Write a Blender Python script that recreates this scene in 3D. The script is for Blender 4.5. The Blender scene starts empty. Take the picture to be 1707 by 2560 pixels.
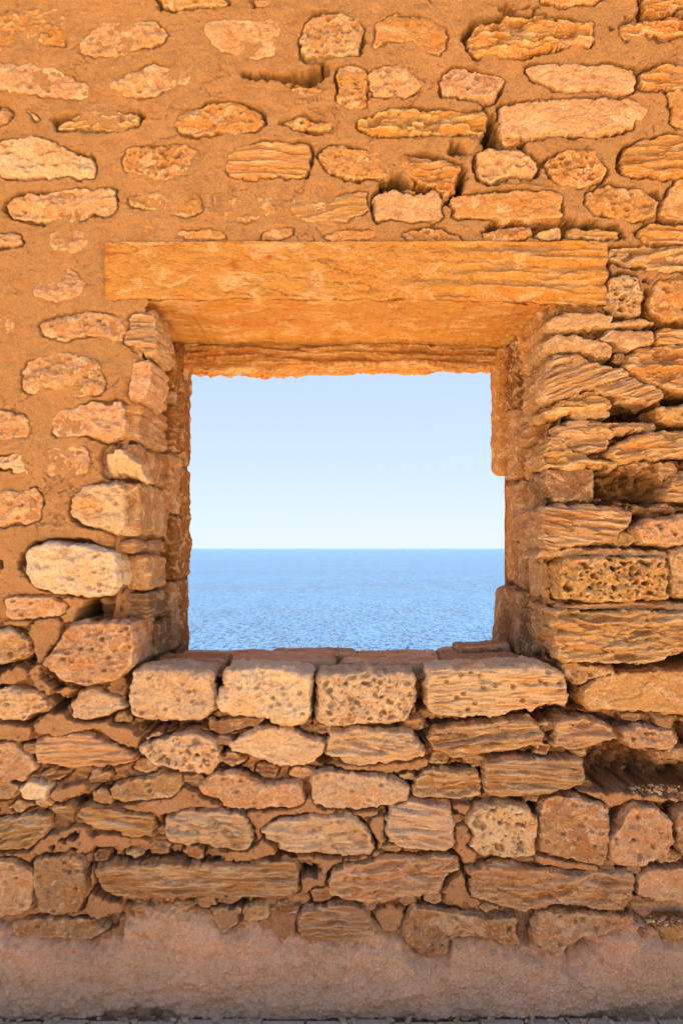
import bpy, math, random
import numpy as np

# ------------------------------------------------------------------ camera, light, exposure
SC = bpy.context.scene
COL = SC.collection
D = 2.8                      # camera to wall face (m)
EYE = 1.6
PPM = 678.0                  # traced units per metre on the wall face
SUN_EL, SUN_AZ = math.radians(75), math.radians(22)   # sun stands over the sea, to the right of the view axis

cam = bpy.data.cameras.new('camera')
camo = bpy.data.objects.new('camera', cam); COL.objects.link(camo)
camo.location = (0, -D, EYE); camo.rotation_euler = (math.radians(90), 0, 0)
cam.sensor_fit = 'VERTICAL'; cam.sensor_height = 36.0
cam.lens = 36.0 * (D * PPM) / 2352.0
cam.shift_y = 84.0 / 2352.0
cam.clip_start = 0.05; cam.clip_end = 90000
SC.camera = camo

world = bpy.data.worlds.new("World"); SC.world = world; world.use_nodes = True
wn = world.node_tree.nodes; wl = world.node_tree.links; wn.clear()
sky = wn.new('ShaderNodeTexSky'); sky.sky_type = 'NISHITA'; sky.sun_disc = False
sky.sun_elevation = SUN_EL; sky.sun_rotation = SUN_AZ
sky.altitude = 0; sky.air_density = 0.8; sky.dust_density = 0.15; sky.ozone_density = 3.0
bg = wn.new('ShaderNodeBackground'); bg.inputs['Strength'].default_value = 0.078
wo = wn.new('ShaderNodeOutputWorld')
tint = wn.new('ShaderNodeMix'); tint.data_type = 'RGBA'; tint.blend_type = 'MULTIPLY'; tint.inputs[0].default_value = 1.0
tint.inputs[7].default_value = (1.08, 1.19, 1.33, 1)
gam = wn.new('ShaderNodeGamma'); gam.inputs[1].default_value = 0.3
wl.new(sky.outputs[0], gam.inputs[0]); wl.new(gam.outputs[0], tint.inputs[6]); wl.new(tint.outputs[2], bg.inputs[0]); wl.new(bg.outputs[0], wo.inputs[0])

sl = bpy.data.lights.new('sun', 'SUN'); sl.energy = 5.0; sl.angle = math.radians(0.5); sl.color = (1.0, 0.92, 0.79)
so = bpy.data.objects.new('sun', sl); COL.objects.link(so)
# light travels along local -Z; sun sits at azimuth SUN_AZ from +Y towards +X
so.rotation_euler = (math.radians(90) - SUN_EL, 0, 0)
from mathutils import Vector, Matrix, Euler
sdir = Vector((math.sin(SUN_AZ) * math.cos(SUN_EL), math.cos(SUN_AZ) * math.cos(SUN_EL), math.sin(SUN_EL)))
so.rotation_euler = sdir.to_track_quat('Z', 'Y').to_euler()

SC.render.engine = 'CYCLES'
SC.view_settings.view_transform = 'Standard'; SC.view_settings.look = 'None'
SC.view_settings.gamma = 1.0; SC.view_settings.use_curve_mapping = False
SC.view_settings.exposure = 2.5
SC.cycles.max_bounces = 8; SC.cycles.diffuse_bounces = 5

# ------------------------------------------------------------------ noise
RNG = np.random.RandomState(7)
PERM = RNG.permutation(4096).astype(np.int32)
_a = RNG.rand(4096) * 2 * np.pi
G2 = np.stack([np.cos(_a), np.sin(_a)], 1).astype(np.float32)
_g = RNG.randn(4096, 3); _g /= np.linalg.norm(_g, axis=1)[:, None]
G3 = _g.astype(np.float32)
RV = RNG.rand(4096, 2).astype(np.float32)

def h2(i, j, s): return PERM[(PERM[(i + s * 131) & 4095] + j * 17 + s) & 4095]
def h3(i, j, k, s): return PERM[(PERM[(PERM[(i + s * 131) & 4095] + j * 17) & 4095] + k * 29 + s) & 4095]
def fade(t): return t * t * t * (t * (t * 6 - 15) + 10)

def n2(x, y, s=0):
    x = np.asarray(x, np.float32); y = np.asarray(y, np.float32)
    i = np.floor(x).astype(np.int32); j = np.floor(y).astype(np.int32)
    fx = x - i; fy = y - j; u = fade(fx); v = fade(fy)
    def g(di, dj):
        q = G2[h2(i + di, j + dj, s)]
        return q[..., 0] * (fx - di) + q[..., 1] * (fy - dj)
    a = g(0, 0); b = g(1, 0); c = g(0, 1); d = g(1, 1)
    return ((a + u * (b - a)) * (1 - v) + (c + u * (d - c)) * v) * 1.5

def n3(x, y, z, s=0):
    i = np.floor(x).astype(np.int32); j = np.floor(y).astype(np.int32); k = np.floor(z).astype(np.int32)
    fx = (x - i).astype(np.float32); fy = (y - j).astype(np.float32); fz = (z - k).astype(np.float32)
    u = fade(fx); v = fade(fy); w = fade(fz); out = 0
    for di in (0, 1):
        for dj in (0, 1):
            for dk in (0, 1):
                q = G3[h3(i + di, j + dj, k + dk, s)]
                r = q[..., 0] * (fx - di) + q[..., 1] * (fy - dj) + q[..., 2] * (fz - dk)
                out = out + r * (u if di else 1 - u) * (v if dj else 1 - v) * (w if dk else 1 - w)
    return out * 1.5

def fbm(x, y, f, o=3, s=0, gain=0.5):
    r = 0; a = 1.0
    for k in range(o):
        r = r + a * n2(x * f, y * f, s + k * 7); f *= 2.03; a *= gain
    return r

def worley(x, y, s=0):
    i = np.floor(x).astype(np.int32); j = np.floor(y).astype(np.int32)
    best = np.full(x.shape, 9.0, np.float32); rid = np.zeros(x.shape, np.float32)
    for di in (-1, 0, 1):
        for dj in (-1, 0, 1):
            h = h2(i + di, j + dj, s); q = RV[h]
            d = np.hypot(i + di + q[..., 0] - x, j + dj + q[..., 1] - y)
            m = d < best
            best = np.where(m, d, best); rid = np.where(m, RV[(h + 77) & 4095][..., 0], rid)
    return best, rid

def sstep(a, b, x):
    t = np.clip((x - a) / (b - a), 0, 1); return t * t * (3 - 2 * t)

def sdf(poly, x, z):
    """signed distance, positive inside"""
    p = np.asarray(poly, np.float32); q = np.roll(p, -1, 0)
    best = np.full(x.shape, 1e9, np.float32); ins = np.zeros(x.shape, bool)
    for (ax, az), (bx, bz) in zip(p, q):
        ex, ez = bx - ax, bz - az; L = ex * ex + ez * ez + 1e-12
        t = np.clip(((x - ax) * ex + (z - az) * ez) / L, 0, 1)
        dx = x - ax - t * ex; dz = z - az - t * ez
        best = np.minimum(best, dx * dx + dz * dz)
        c = ((az > z) != (bz > z)) & (x < ex * (z - az) / (bz - az + 1e-12) + ax)
        ins ^= c
    return np.where(ins, 1, -1) * np.sqrt(best)

def chaikin(p, n=1, k=0.22):
    for _ in range(n):
        o = []
        for a, b in zip(p, p[1:] + p[:1]):
            o.append((a[0] * (1 - k) + b[0] * k, a[1] * (1 - k) + b[1] * k))
            o.append((a[0] * k + b[0] * (1 - k), a[1] * k + b[1] * (1 - k)))
        p = o
    return p

def warp(x, z):
    return 0.0065 * n2(x * 15, z * 17, 3) + 0.0052 * n2(x * 40, z * 46, 5) + 0.0022 * n2(x * 105, z * 110, 6)

# ------------------------------------------------------------------ traced outlines -> metres
TILE = {1: (0, 0), 2: (847, 0), 3: (0, 640), 4: (847, 640), 5: (0, 1280), 6: (847, 1280), 7: (0, 1920), 8: (847, 1920)}
def disp(t, x, y):
    ox, oy = TILE[t]
    return (ox + x * 860 / 1568) * 1568 / 1707, (oy + y * 860 / 1568) * 1568 / 1707
def to_m(px, py, y=0.0):
    k = (D + y) / D
    return (px - 784) / PPM * k, EYE + (1260 - py) / PPM * k
def trace(t, txt, y=0.0):
    o = []
    for w in txt.split():
        a, b = w.split(','); o.append(to_m(*disp(t, float(a), float(b)), y))
    return o

# ------------------------------------------------------------------ object helpers
def link_mesh(name, V, F, mat, parent=None, smooth=True, color=None, center=True):
    V = np.asarray(V, np.float32); F = np.asarray(F, np.int32)
    me = bpy.data.meshes.new(name)
    c = (V.min(0) + V.max(0)) / 2 if center else np.zeros(3, np.float32)
    me.vertices.add(len(V)); me.vertices.foreach_set('co', (V - c).ravel())
    n = F.shape[1]
    me.loops.add(F.size); me.loops.foreach_set('vertex_index', F.ravel())
    me.polygons.add(len(F)); me.polygons.foreach_set('loop_start', np.arange(0, F.size, n, dtype=np.int32))
    me.polygons.foreach_set('use_smooth', np.full(len(F), smooth))
    me.update(calc_edges=True); me.validate()
    me.materials.append(mat)
    o = bpy.data.objects.new(name, me); COL.objects.link(o)
    o.location = [float(v) for v in c]
    if parent: o.parent = parent
    if color: o.color = (*color, 1)
    return o

def empty(name, loc, label, cat):
    o = bpy.data.objects.new(name, None); COL.objects.link(o); o.location = loc
    o['label'] = label; o['category'] = cat
    return o

def boxes(lst):
    V = []; F = []
    for (x0, x1, y0, y1, z0, z1) in lst:
        b = len(V)
        V += [(x0, y0, z0), (x1, y0, z0), (x1, y1, z0), (x0, y1, z0), (x0, y0, z1), (x1, y0, z1), (x1, y1, z1), (x0, y1, z1)]
        F += [tuple(b + i for i in f) for f in ((0, 3, 2, 1), (4, 5, 6, 7), (0, 1, 5, 4), (1, 2, 6, 5), (2, 3, 7, 6), (3, 0, 4, 7))]
    return V, F

# ------------------------------------------------------------------ materials
class NT:
    def __init__(s, name):
        s.m = bpy.data.materials.new(name); s.m.use_nodes = True
        s.n = s.m.node_tree.nodes; s.l = s.m.node_tree.links; s.n.clear()
        s.out = s.n.new('ShaderNodeOutputMaterial'); s.b = s.n.new('ShaderNodeBsdfPrincipled')
        s.l.new(s.b.outputs[0], s.out.inputs[0])
    def add(s, t, **k):
        n = s.n.new(t)
        for a, v in k.items():
            if a.startswith('i_'): n.inputs[a[2:].replace('_', ' ')].default_value = v
            else: setattr(n, a, v)
        return n
    def pos(s, scale=(1, 1, 1), rot=(0, 0, 0)):
        g = s.add('ShaderNodeNewGeometry'); m = s.add('ShaderNodeMapping')
        m.inputs['Scale'].default_value = scale; m.inputs['Rotation'].default_value = rot
        s.l.new(g.outputs['Position'], m.inputs['Vector']); return m.outputs[0]
    def noise(s, vec, scale, detail=4, rough=0.6, dist=0.0):
        n = s.add('ShaderNodeTexNoise'); n.inputs['Scale'].default_value = scale
        n.inputs['Detail'].default_value = detail; n.inputs['Roughness'].default_value = rough
        n.inputs['Distortion'].default_value = dist
        s.l.new(vec, n.inputs['Vector']); return n.outputs[0]
    def ramp(s, f, a, b, c0=(0, 0, 0, 1), c1=(1, 1, 1, 1)):
        r = s.add('ShaderNodeValToRGB'); r.color_ramp.elements[0].position = a; r.color_ramp.elements[1].position = b
        r.color_ramp.elements[0].color = c0; r.color_ramp.elements[1].color = c1
        s.l.new(f, r.inputs[0]); return r.outputs[0]
    def mix(s, f, a, b, mode='MIX'):
        m = s.add('ShaderNodeMix', data_type='RGBA', blend_type=mode)
        for sock, v in ((m.inputs[0], f), (m.inputs[6], a), (m.inputs[7], b)):
            if isinstance(v, (int, float)): sock.default_value = v
            elif isinstance(v, tuple): sock.default_value = v
            else: s.l.new(v, sock)
        return m.outputs[2]
    def mul(s, a, b, op='MULTIPLY'):
        m = s.add('ShaderNodeMath', operation=op)
        for sock, v in ((m.inputs[0], a), (m.inputs[1], b)):
            if isinstance(v, (int, float)): sock.default_value = v
            else: s.l.new(v, sock)
        return m.outputs[0]
    def bump(s, h, dist, strength=1.0, prev=None):
        b = s.add('ShaderNodeBump'); b.inputs['Strength'].default_value = strength; b.inputs['Distance'].default_value = dist
        s.l.new(h, b.inputs['Height'])
        if prev is not None: s.l.new(prev, b.inputs['Normal'])
        return b.outputs[0]

def stone_mat(name, stretch=(1, 1, 1), pits=0.5, pale=0.5, rust=0.5):
    t = NT(name)
    oi = t.add('ShaderNodeObjectInfo'); P = t.pos(); S = t.pos(stretch)
    base = oi.outputs['Color']
    # broad blotches: rusty and pale
    nb = t.noise(S, 9, 5, 0.65, 0.3); nf = t.noise(S, 38, 6, 0.7, 0.2); ng = t.noise(P, 130, 3, 0.6)
    c = t.mix(t.mul(t.ramp(nb, 0.50, 0.62), rust), base, t.mix(1.0, base, (0.98, 0.70, 0.42, 1), 'MULTIPLY'))
    lighter = t.mix(0.65, base, (0.78, 0.62, 0.46, 1))
    c = t.mix(t.mul(t.ramp(t.noise(S, 13, 8, 0.72, 0.8), 0.53, 0.58), pale), c, lighter)
    c = t.mix(t.mul(t.ramp(t.noise(S, 30, 6, 0.7, 0.4), 0.56, 0.64), 0.6), c, t.mix(1.0, c, (0.55, 0.42, 0.36, 1), 'MULTIPLY'))
    c = t.mix(t.mul(t.ramp(nf, 0.40, 0.62), 0.4), c, t.mix(1.0, c, (0.66, 0.52, 0.44, 1), 'MULTIPLY'))
    c = t.mix(t.ramp(ng, 0.3, 0.7), t.mix(1.0, c, (0.86, 0.82, 0.80, 1), 'MULTIPLY'), t.mix(1.0, c, (1.1, 1.1, 1.1, 1), 'MULTIPLY'))
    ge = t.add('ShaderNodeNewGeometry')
    ridge_highlight = t.mul(t.ramp(ge.outputs['Pointiness'], 0.515, 0.60), t.ramp(t.noise(P, 20, 4, 0.6), 0.32, 0.55))  # pale highlights painted along convex ridges to raise local contrast
    c = t.mix(t.mul(ridge_highlight, 0.75), c, t.mix(0.6, base, (0.84, 0.70, 0.52, 1)))
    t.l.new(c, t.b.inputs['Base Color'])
    t.b.inputs['Roughness'].default_value = 0.92; t.b.inputs['Specular IOR Level'].default_value = 0.15
    n = t.bump(nf, 0.022, 1.0)
    n = t.bump(t.noise(P, 170, 4, 0.7), 0.004, 0.6, n)
    v = t.add('ShaderNodeTexVoronoi'); v.inputs['Scale'].default_value = 110; t.l.new(P, v.inputs['Vector'])
    pm = t.mul(t.ramp(v.outputs['Distance'], 0.12, 0.34), 1.0)
    gate = t.ramp(t.noise(P, 16, 3, 0.6), 0.50, 0.60)
    pit = t.mix(t.mul(gate, pits), (1, 1, 1, 1), pm)
    n = t.bump(pit, 0.006, 0.8, n)
    t.l.new(n, t.b.inputs['Normal'])
    return t.m

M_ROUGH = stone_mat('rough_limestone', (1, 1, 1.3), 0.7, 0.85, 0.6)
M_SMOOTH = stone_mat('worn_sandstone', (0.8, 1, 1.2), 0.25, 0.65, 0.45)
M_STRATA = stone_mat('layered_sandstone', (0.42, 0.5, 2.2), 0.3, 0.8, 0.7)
MATS = {'r': M_ROUGH, 's': M_SMOOTH, 't': M_STRATA, 'e': M_STRATA, 'h': M_ROUGH, 'q': M_STRATA}

def mortar_mat(name, low, high, zlo, zhi, blot=0.4):
    t = NT(name); P = t.pos()
    g = t.add('ShaderNodeNewGeometry'); sx = t.add('ShaderNodeSeparateXYZ'); t.l.new(g.outputs['Position'], sx.inputs[0])
    mr = t.add('ShaderNodeMapRange'); t.l.new(t.mul(sx.outputs['Z'], t.mul(t.noise(P, 1.4, 4), 0.8), 'ADD'), mr.inputs['Value'])
    mr.inputs['From Min'].default_value = zlo; mr.inputs['From Max'].default_value = zhi
    base = t.mix(mr.outputs[0], (*low, 1), (*high, 1))
    c = t.mix(t.mul(t.ramp(t.noise(P, 5, 6, 0.65, 0.6), 0.46, 0.60), blot), base, t.mix(1.0, base, (1.25, 1.14, 1.16, 1), 'MULTIPLY'))
    c = t.mix(t.mul(t.ramp(t.noise(P, 13, 6, 0.7, 0.5), 0.48, 0.66), 0.6), c, t.mix(1.0, c, (0.82, 0.68, 0.58, 1), 'MULTIPLY'))
    c = t.mix(t.ramp(t.noise(P, 190, 4, 0.8), 0.3, 0.72), t.mix(1.0, c, (0.68, 0.64, 0.61, 1), 'MULTIPLY'), t.mix(1.0, c, (1.25, 1.22, 1.2, 1), 'MULTIPLY'))
    v = t.add('ShaderNodeTexVoronoi'); v.inputs['Scale'].default_value = 55; t.l.new(P, v.inputs['Vector'])
    grit = t.ramp(v.outputs['Distance'], 0.05, 0.13)
    gate = t.ramp(t.noise(P, 21, 2), 0.52, 0.56)
    c = t.mix(t.mul(gate, 0.5), c, t.mix(grit, (0.75, 0.62, 0.5, 1), c))
    t.l.new(c, t.b.inputs['Base Color'])
    t.b.inputs['Roughness'].default_value = 0.95; t.b.inputs['Specular IOR Level'].default_value = 0.12
    n = t.bump(t.noise(P, 45, 6, 0.75), 0.018, 0.8)
    n = t.bump(t.noise(P, 200, 4, 0.8), 0.005, 0.8, n)
    t.l.new(n, t.b.inputs['Normal'])
    return t.m
M_MORTAR = mortar_mat('clay_mortar', (0.42, 0.262, 0.158), (0.395, 0.242, 0.122), 0.9, 2.6)
M_PLASTER = mortar_mat('base_plaster', (0.66, 0.47, 0.355), (0.66, 0.47, 0.355), 0, 4, 0.6)

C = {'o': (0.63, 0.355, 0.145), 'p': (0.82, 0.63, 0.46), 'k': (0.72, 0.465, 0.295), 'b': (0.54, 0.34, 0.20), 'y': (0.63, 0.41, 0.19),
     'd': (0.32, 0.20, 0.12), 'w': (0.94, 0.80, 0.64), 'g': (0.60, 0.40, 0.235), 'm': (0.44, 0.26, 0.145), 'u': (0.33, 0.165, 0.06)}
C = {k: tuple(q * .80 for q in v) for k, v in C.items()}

# ------------------------------------------------------------------ stone builder (outline prism with a carved face)
def face_detail(kind, x, z, seed, amp=1.0, ang=0.0):
    """height detail (m) of the front face, negative = deeper"""
    s = seed % 97
    if kind == 's':
        return amp * (0.0048 * fbm(x, z, 12, 3, s) + 0.0022 * fbm(x, z, 60, 3, s + 1, .6) - .003 * sstep(.12, .02, np.abs(n2(x * 9, z * 16, s + 4))))
    if kind == 'r' or kind == 'h':
        rid = lambda f, k: 0.5 - np.abs(n2(x * f + .5 * n2(x * 30, z * 30, k + 5), z * f * 1.2, k)) * 1.6
        h = amp * (0.0105 * fbm(x, z, 13, 3, s) + 0.0062 * rid(24, s + 1) + 0.0042 * fbm(x, z, 62, 3, s + 1, 0.65))
        if kind == 'h':
            xx = x + 0.008 * n2(x * 40, z * 40, s); zz = z + 0.008 * n2(x * 40, z * 40, s + 3)
            for f, rad, dep in ((30, 0.40, 0.024), (58, 0.36, 0.013)):
                d, r = worley(xx * f * 0.85, zz * f, s + int(f))
                h = h - amp * dep * (r > 0.42) * sstep(rad * (0.45 + 0.6 * r), rad * 0.3, d)
        else:
            d, r = worley(x * 26, z * 34, s)
            h = h - amp * 0.013 * (r > 0.72) * sstep(0.28, 0.12, d)
            st = n2(x * 8, z * 14, s + 8); h = h + amp * .0045 * np.tanh(7 * st)
        return h
    ca, sa = math.cos(ang), math.sin(ang)
    u = x * ca + z * sa; v = -x * sa + z * ca
    v = v + 0.006 * n2(u * 4, v * 9, s + 2) + 0.004 * n2(u * 22, v * 22, s + 4)
    if kind in 'tq':
        qd, qr = worley(x * 24, z * 26, s + 51); pitq = .022 * (qr > .62) * sstep(.24, .14, qd) * (kind == 'q')
        pd, pr_ = worley(u * 6 + .25 * n2(u * 20, v * 40, s + 7), v * 62, s + 31)
        amp_pl = .012 * (pr_ - .5) - .004 * sstep(.55, .75, pd)
        a = n2(u * 4, v * 46, s); b = n2(u * 11, v * 100, s + 1); c = n2(u * 18, v * 160, s + 9)
        cre = sstep(.14, .03, np.abs(a)) * sstep(-.15, .15, n2(u * 7, v * 20, s + 6))
        return amp * (0.0085 * np.tanh(a * 4.0) + 0.0055 * np.tanh(b * 3.0) + 0.0028 * c + 0.005 * n2(x * 12, z * 12, s) - .013 * cre + amp_pl - pitq)
    # 'e': deeply eroded layers with hollows
    pd, pr_ = worley(u * 8 + .3 * n2(u * 22, v * 30, s + 7), v * 34, s + 31)
    pd2, pr2 = worley(u * 19, v * 70 + .3 * n2(u * 22, v * 30, s + 17), s + 37)
    a = n2(u * 5, v * 24, s); b = n2(u * 14, v * 62, s + 1); c = n2(u * 30, v * 110, s + 9)
    cre = sstep(.13, .03, np.abs(b)) * sstep(-.2, .2, n2(u * 9, v * 20, s + 6))
    h = 0.022 * (pr_ - .5) + .011 * (pr2 - .5) - .007 * sstep(.5, .7, pd) + 0.009 * np.tanh(a * 4) + 0.0095 * np.tanh(b * 3.4) + 0.0045 * c + .005 * n2(x * 22, z * 22, s + 3) - .014 * cre
    hol = n2(u * 9, v * 22, s + 12)
    h = h - 0.030 * sstep(0.20, 0.42, hol)
    return amp * h

STONES = []     # (poly, gapwidth, gapdepth) for the mortar
def prism(name, poly, prot, kind, color, parent, back=0.09, step=0.004, R=0.014, sk=0.010, amp=1.0, ang=0.0,
          seed=0, skirt=0.006, tilt=None, join=None, mat=None, y0=0.0, reg=True, skk=1.0):
    """poly: real outline (m) on the plane y = y0; prot: how far the face stands towards the viewer"""
    rs = random.Random(seed * 31 + 5)
    p = chaikin(poly, 1, .11)
    wa = 1.25 if prot < .014 else 1.0
    if reg: STONES.append((p, 1.25 if prot < .014 else 1.0))
    P = np.array(p); x0, z0 = P.min(0) - 0.02; x1, z1 = P.max(0) + 0.02
    nx = int((x1 - x0) / step) + 2; nz = int((z1 - z0) / step) + 2
    gx, gz = np.meshgrid(x0 + np.arange(nx) * step, z0 + np.arange(nz) * step)
    d = sdf(p, gx.astype(np.float32), gz.astype(np.float32)) + wa * warp(gx, gz)
    if kind in 'teq':   # ragged layered ends
        d = d + (0.006 if kind == 'e' else 0.003) * n2(gx * 9, gz * 60, seed % 50 + 3)
    gdz, gdx = np.gradient(d, step)
    ins = d > 0
    cell = ins[:-1, :-1] | ins[1:, :-1] | ins[:-1, 1:] | ins[1:, 1:]
    if not cell.any(): return None
    used = np.zeros_like(ins); used[:-1, :-1] |= cell; used[1:, :-1] |= cell; used[:-1, 1:] |= cell; used[1:, 1:] |= cell
    g2 = gdx ** 2 + gdz ** 2 + 1e-3
    mv = np.where(~ins & used, -d / g2, 0)
    mx = np.clip(mv * gdx, -1.1 * step, 1.1 * step); mz = np.clip(mv * gdz, -1.1 * step, 1.1 * step)
    X = gx + mx; Z = gz + mz; dd = np.maximum(d, 0)
    q = np.clip(1 - dd / (R * (1 + 0.9 * n2(X * 14, Z * 14, seed % 31))), 0, 1)
    h = prot - R * 0.95 * (1 - np.sqrt(np.clip(1 - q * q, 0, 1)))
    if tilt is None: tilt = (rs.uniform(-.05, .05), rs.uniform(-.07, .07))
    cx, cz = P.mean(0)
    h = h + tilt[0] * (X - cx) + tilt[1] * (Z - cz)
    fdt = face_detail(kind, X, Z, seed + 11, amp, ang)
    h = h + fdt * (0.35 + 0.65 * sstep(0, 0.02, dd))
    Y = y0 - h
    idx = np.full(ins.shape, -1, np.int64); idx[used] = np.arange(used.sum())
    V = [np.stack([X[used], Y[used], Z[used]], 1)]
    jj, ii = np.nonzero(cell)
    F = [np.stack([idx[jj, ii], idx[jj, ii + 1], idx[jj + 1, ii + 1], idx[jj + 1, ii]], 1)]
    # skirt
    cp = np.pad(cell, 1); E = []
    c0 = cp[1:-1, 1:-1]
    for m, a, b in ((c0 & ~cp[:-2, 1:-1], (0, 0), (0, 1)), (c0 & ~cp[2:, 1:-1], (1, 1), (1, 0)),
                    (c0 & ~cp[1:-1, :-2], (1, 0), (0, 0)), (c0 & ~cp[1:-1, 2:], (0, 1), (1, 1))):
        j, i = np.nonzero(m)
        E.append(np.stack([idx[j + a[0], i + a[1]], idx[j + b[0], i + b[1]]], 1))
    E = np.concatenate(E); bv = np.unique(E); rm = {int(v): k for k, v in enumerate(bv)}
    remap = np.zeros(idx.max() + 1, np.int64); remap[bv] = np.arange(len(bv))
    bx = V[0][bv]; ox = -gdx[used][bv]; oz = -gdz[used][bv]; on = np.hypot(ox, oz) + 1e-6; ox /= on; oz /= on
    yb = y0 + back; ns = max(3, int((back + prot) / skirt))
    base = len(V[0]); prev = bv
    E2 = E
    for k in range(1, ns + 1):
        t = k / ns; y = bx[:, 1] + (yb - bx[:, 1]) * t
        rmp = min(1, k * skirt / 0.02)
        w = 0.004 * rmp + skk * sk * rmp * (n3(bx[:, 0] * 16, y * 16, bx[:, 2] * (16 if kind in 'rsh' else 50), seed % 40) + 0.45 * n3(bx[:, 0] * 50, y * 50, bx[:, 2] * (50 if kind in 'rsh' else 120), seed % 40 + 2))
        nv = np.stack([bx[:, 0] + ox * w, y, bx[:, 2] + oz * w], 1)
        V.append(nv); cur = base + np.arange(len(bv))
        a = prev[remap[E[:, 0]]]; b = prev[remap[E[:, 1]]]; c = cur[remap[E[:, 1]]]; e = cur[remap[E[:, 0]]]
        F.append(np.stack([b, a, e, c], 1)); prev = cur; base += len(bv)
    V = np.concatenate(V); F = np.concatenate(F)
    if join is not None:
        join[1].append(F + join[2]); join[0].append(V); join[2] += len(V); return None
    return link_mesh(name, V, F, mat or MATS[kind], parent, color=color)

# rounded block with noise on all six sides, optional eight-corner warp
def block(name, x0, x1, y0, y1, z0, z1, kind, color, parent, step=0.006, r=0.018, amp=0.010, seed=0, corners=None, mat=None, sides=None, fine=1.0):
    h = np.array([x1 - x0, y1 - y0, z1 - z0]) / 2; c = np.array([x0 + x1, y0 + y1, z0 + z1]) / 2
    n = [max(2, int(round(2 * v / step))) for v in h]
    r = min(r, h.min() * 0.8)
    VV = []; FF = []; base = 0
    for ax in range(3):
        for sg in (-1, 1):
            if sides and (ax, sg) not in sides: continue
            u, v = (ax + 1) % 3, (ax + 2) % 3
            a, b = np.meshgrid(np.linspace(-1, 1, n[u] + 1), np.linspace(-1, 1, n[v] + 1), indexing='ij')
            p = np.zeros((a.size, 3)); p[:, ax] = sg * h[ax]; p[:, u] = a.ravel() * h[u]; p[:, v] = b.ravel() * h[v]
            VV.append(p)
            I = base + np.arange(a.size).reshape(a.shape)
            q = np.stack([I[:-1, :-1], I[1:, :-1], I[1:, 1:], I[:-1, 1:]], -1).reshape(-1, 4)
            FF.append(q if sg > 0 else q[:, ::-1]); base += a.size
    p = np.concatenate(VV); F = np.concatenate(FF)
    inner = np.clip(p, -(h - r), h - r); nn = p - inner; nn /= np.linalg.norm(nn, axis=1)[:, None] + 1e-9
    w = inner + nn * r
    q = w + c; s = seed % 60
    if kind in 'teq':
        vv = q[:, 2] + 0.012 * n3(q[:, 0] * 5, q[:, 1] * 5, q[:, 2] * 8, s)
        dsp = 0.6 * np.tanh(2.5 * n3(q[:, 0] * 3, q[:, 1] * 3, vv * 45, s + 1)) + 0.35 * np.tanh(2 * n3(q[:, 0] * 7, q[:, 1] * 7, vv * 110, s + 2)) + 0.5 * n3(q[:, 0] * 9, q[:, 1] * 9, q[:, 2] * 9, s + 3) + 0.45 * n3(q[:, 0] * 26, q[:, 1] * 26, q[:, 2] * 40, s + 4) + 0.35 * n3(q[:, 0] * 70, q[:, 1] * 70, q[:, 2] * 90, s + 5)
    else:
        dsp = n3(q[:, 0] * 11, q[:, 1] * 11, q[:, 2] * 11, s) + 0.5 * n3(q[:, 0] * 30, q[:, 1] * 30, q[:, 2] * 30, s + 1) + 0.45 * fine * n3(q[:, 0] * 75, q[:, 1] * 75, q[:, 2] * 75, s + 2) + .7 * (.4 - np.abs(n3(q[:, 0] * 20, q[:, 1] * 20, q[:, 2] * 14, s + 5)) * 2)
    w = w + nn * (dsp * amp)[:, None]
    if corners is not None:   # corners: dict (sx,sy,sz)->offset
        t = (w / h + 1) / 2; off = np.zeros_like(w)
        for (sx, sy, sz), o in corners.items():
            wt = (t[:, 0] if sx else 1 - t[:, 0]) * (t[:, 1] if sy else 1 - t[:, 1]) * (t[:, 2] if sz else 1 - t[:, 2])
            off += wt[:, None] * np.array(o)
        w = w + off
    # weld shared rim vertices
    key = np.round(w * 20000).astype(np.int64)
    _, first, inv = np.unique(key, axis=0, return_index=True, return_inverse=True)
    return link_mesh(name, (w + c)[first], inv.reshape(-1)[F], mat or MATS[kind], parent, color=color)

# ------------------------------------------------------------------ large structure: ground, sea
def simple_mat(name, col, rough=0.9):
    t = NT(name); P = t.pos()
    c = t.mix(t.ramp(t.noise(P, 3, 6, 0.7), 0.35, 0.7), (*col, 1), (col[0] * 0.75, col[1] * 0.72, col[2] * 0.7, 1))
    c = t.mix(t.ramp(t.noise(P, 60, 4, 0.7), 0.3, 0.7), t.mix(1.0, c, (0.8, 0.8, 0.8, 1), 'MULTIPLY'), t.mix(1.0, c, (1.15, 1.15, 1.15, 1), 'MULTIPLY'))
    t.l.new(c, t.b.inputs['Base Color']); t.b.inputs['Roughness'].default_value = rough
    t.l.new(t.bump(t.noise(P, 40, 6, 0.7), 0.02, 0.7), t.b.inputs['Normal'])
    return t.m
M_SAND = simple_mat('ochre_sand', (0.72, 0.45, 0.19))

ys = [-400, -120, -60, -30, -15, -8, -4, -2, 0, 1.5, 3.0, 6, 9, 12, 15]
zs = [0, 0, 0, 0, -.02, -.02, -.02, -.02, -.02, -.02, -.1, -1.8, -3.6, -5.2, -6.5]
xs = [-400, -120, -50, -20, -10, -5, 0, 5, 10, 20, 50, 120, 400]
V = []; F = []
for j, (y, z) in enumerate(zip(ys, zs)):
    for i, x in enumerate(xs): V.append((x, y, z - 0.02))
for j in range(len(ys) - 1):
    for i in range(len(xs) - 1):
        a = j * len(xs) + i; F.append((a, a + 1, a + 1 + len(xs), a + len(xs)))
g = link_mesh('ground', V, F, M_SAND, center=False); g['kind'] = 'structure'

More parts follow.
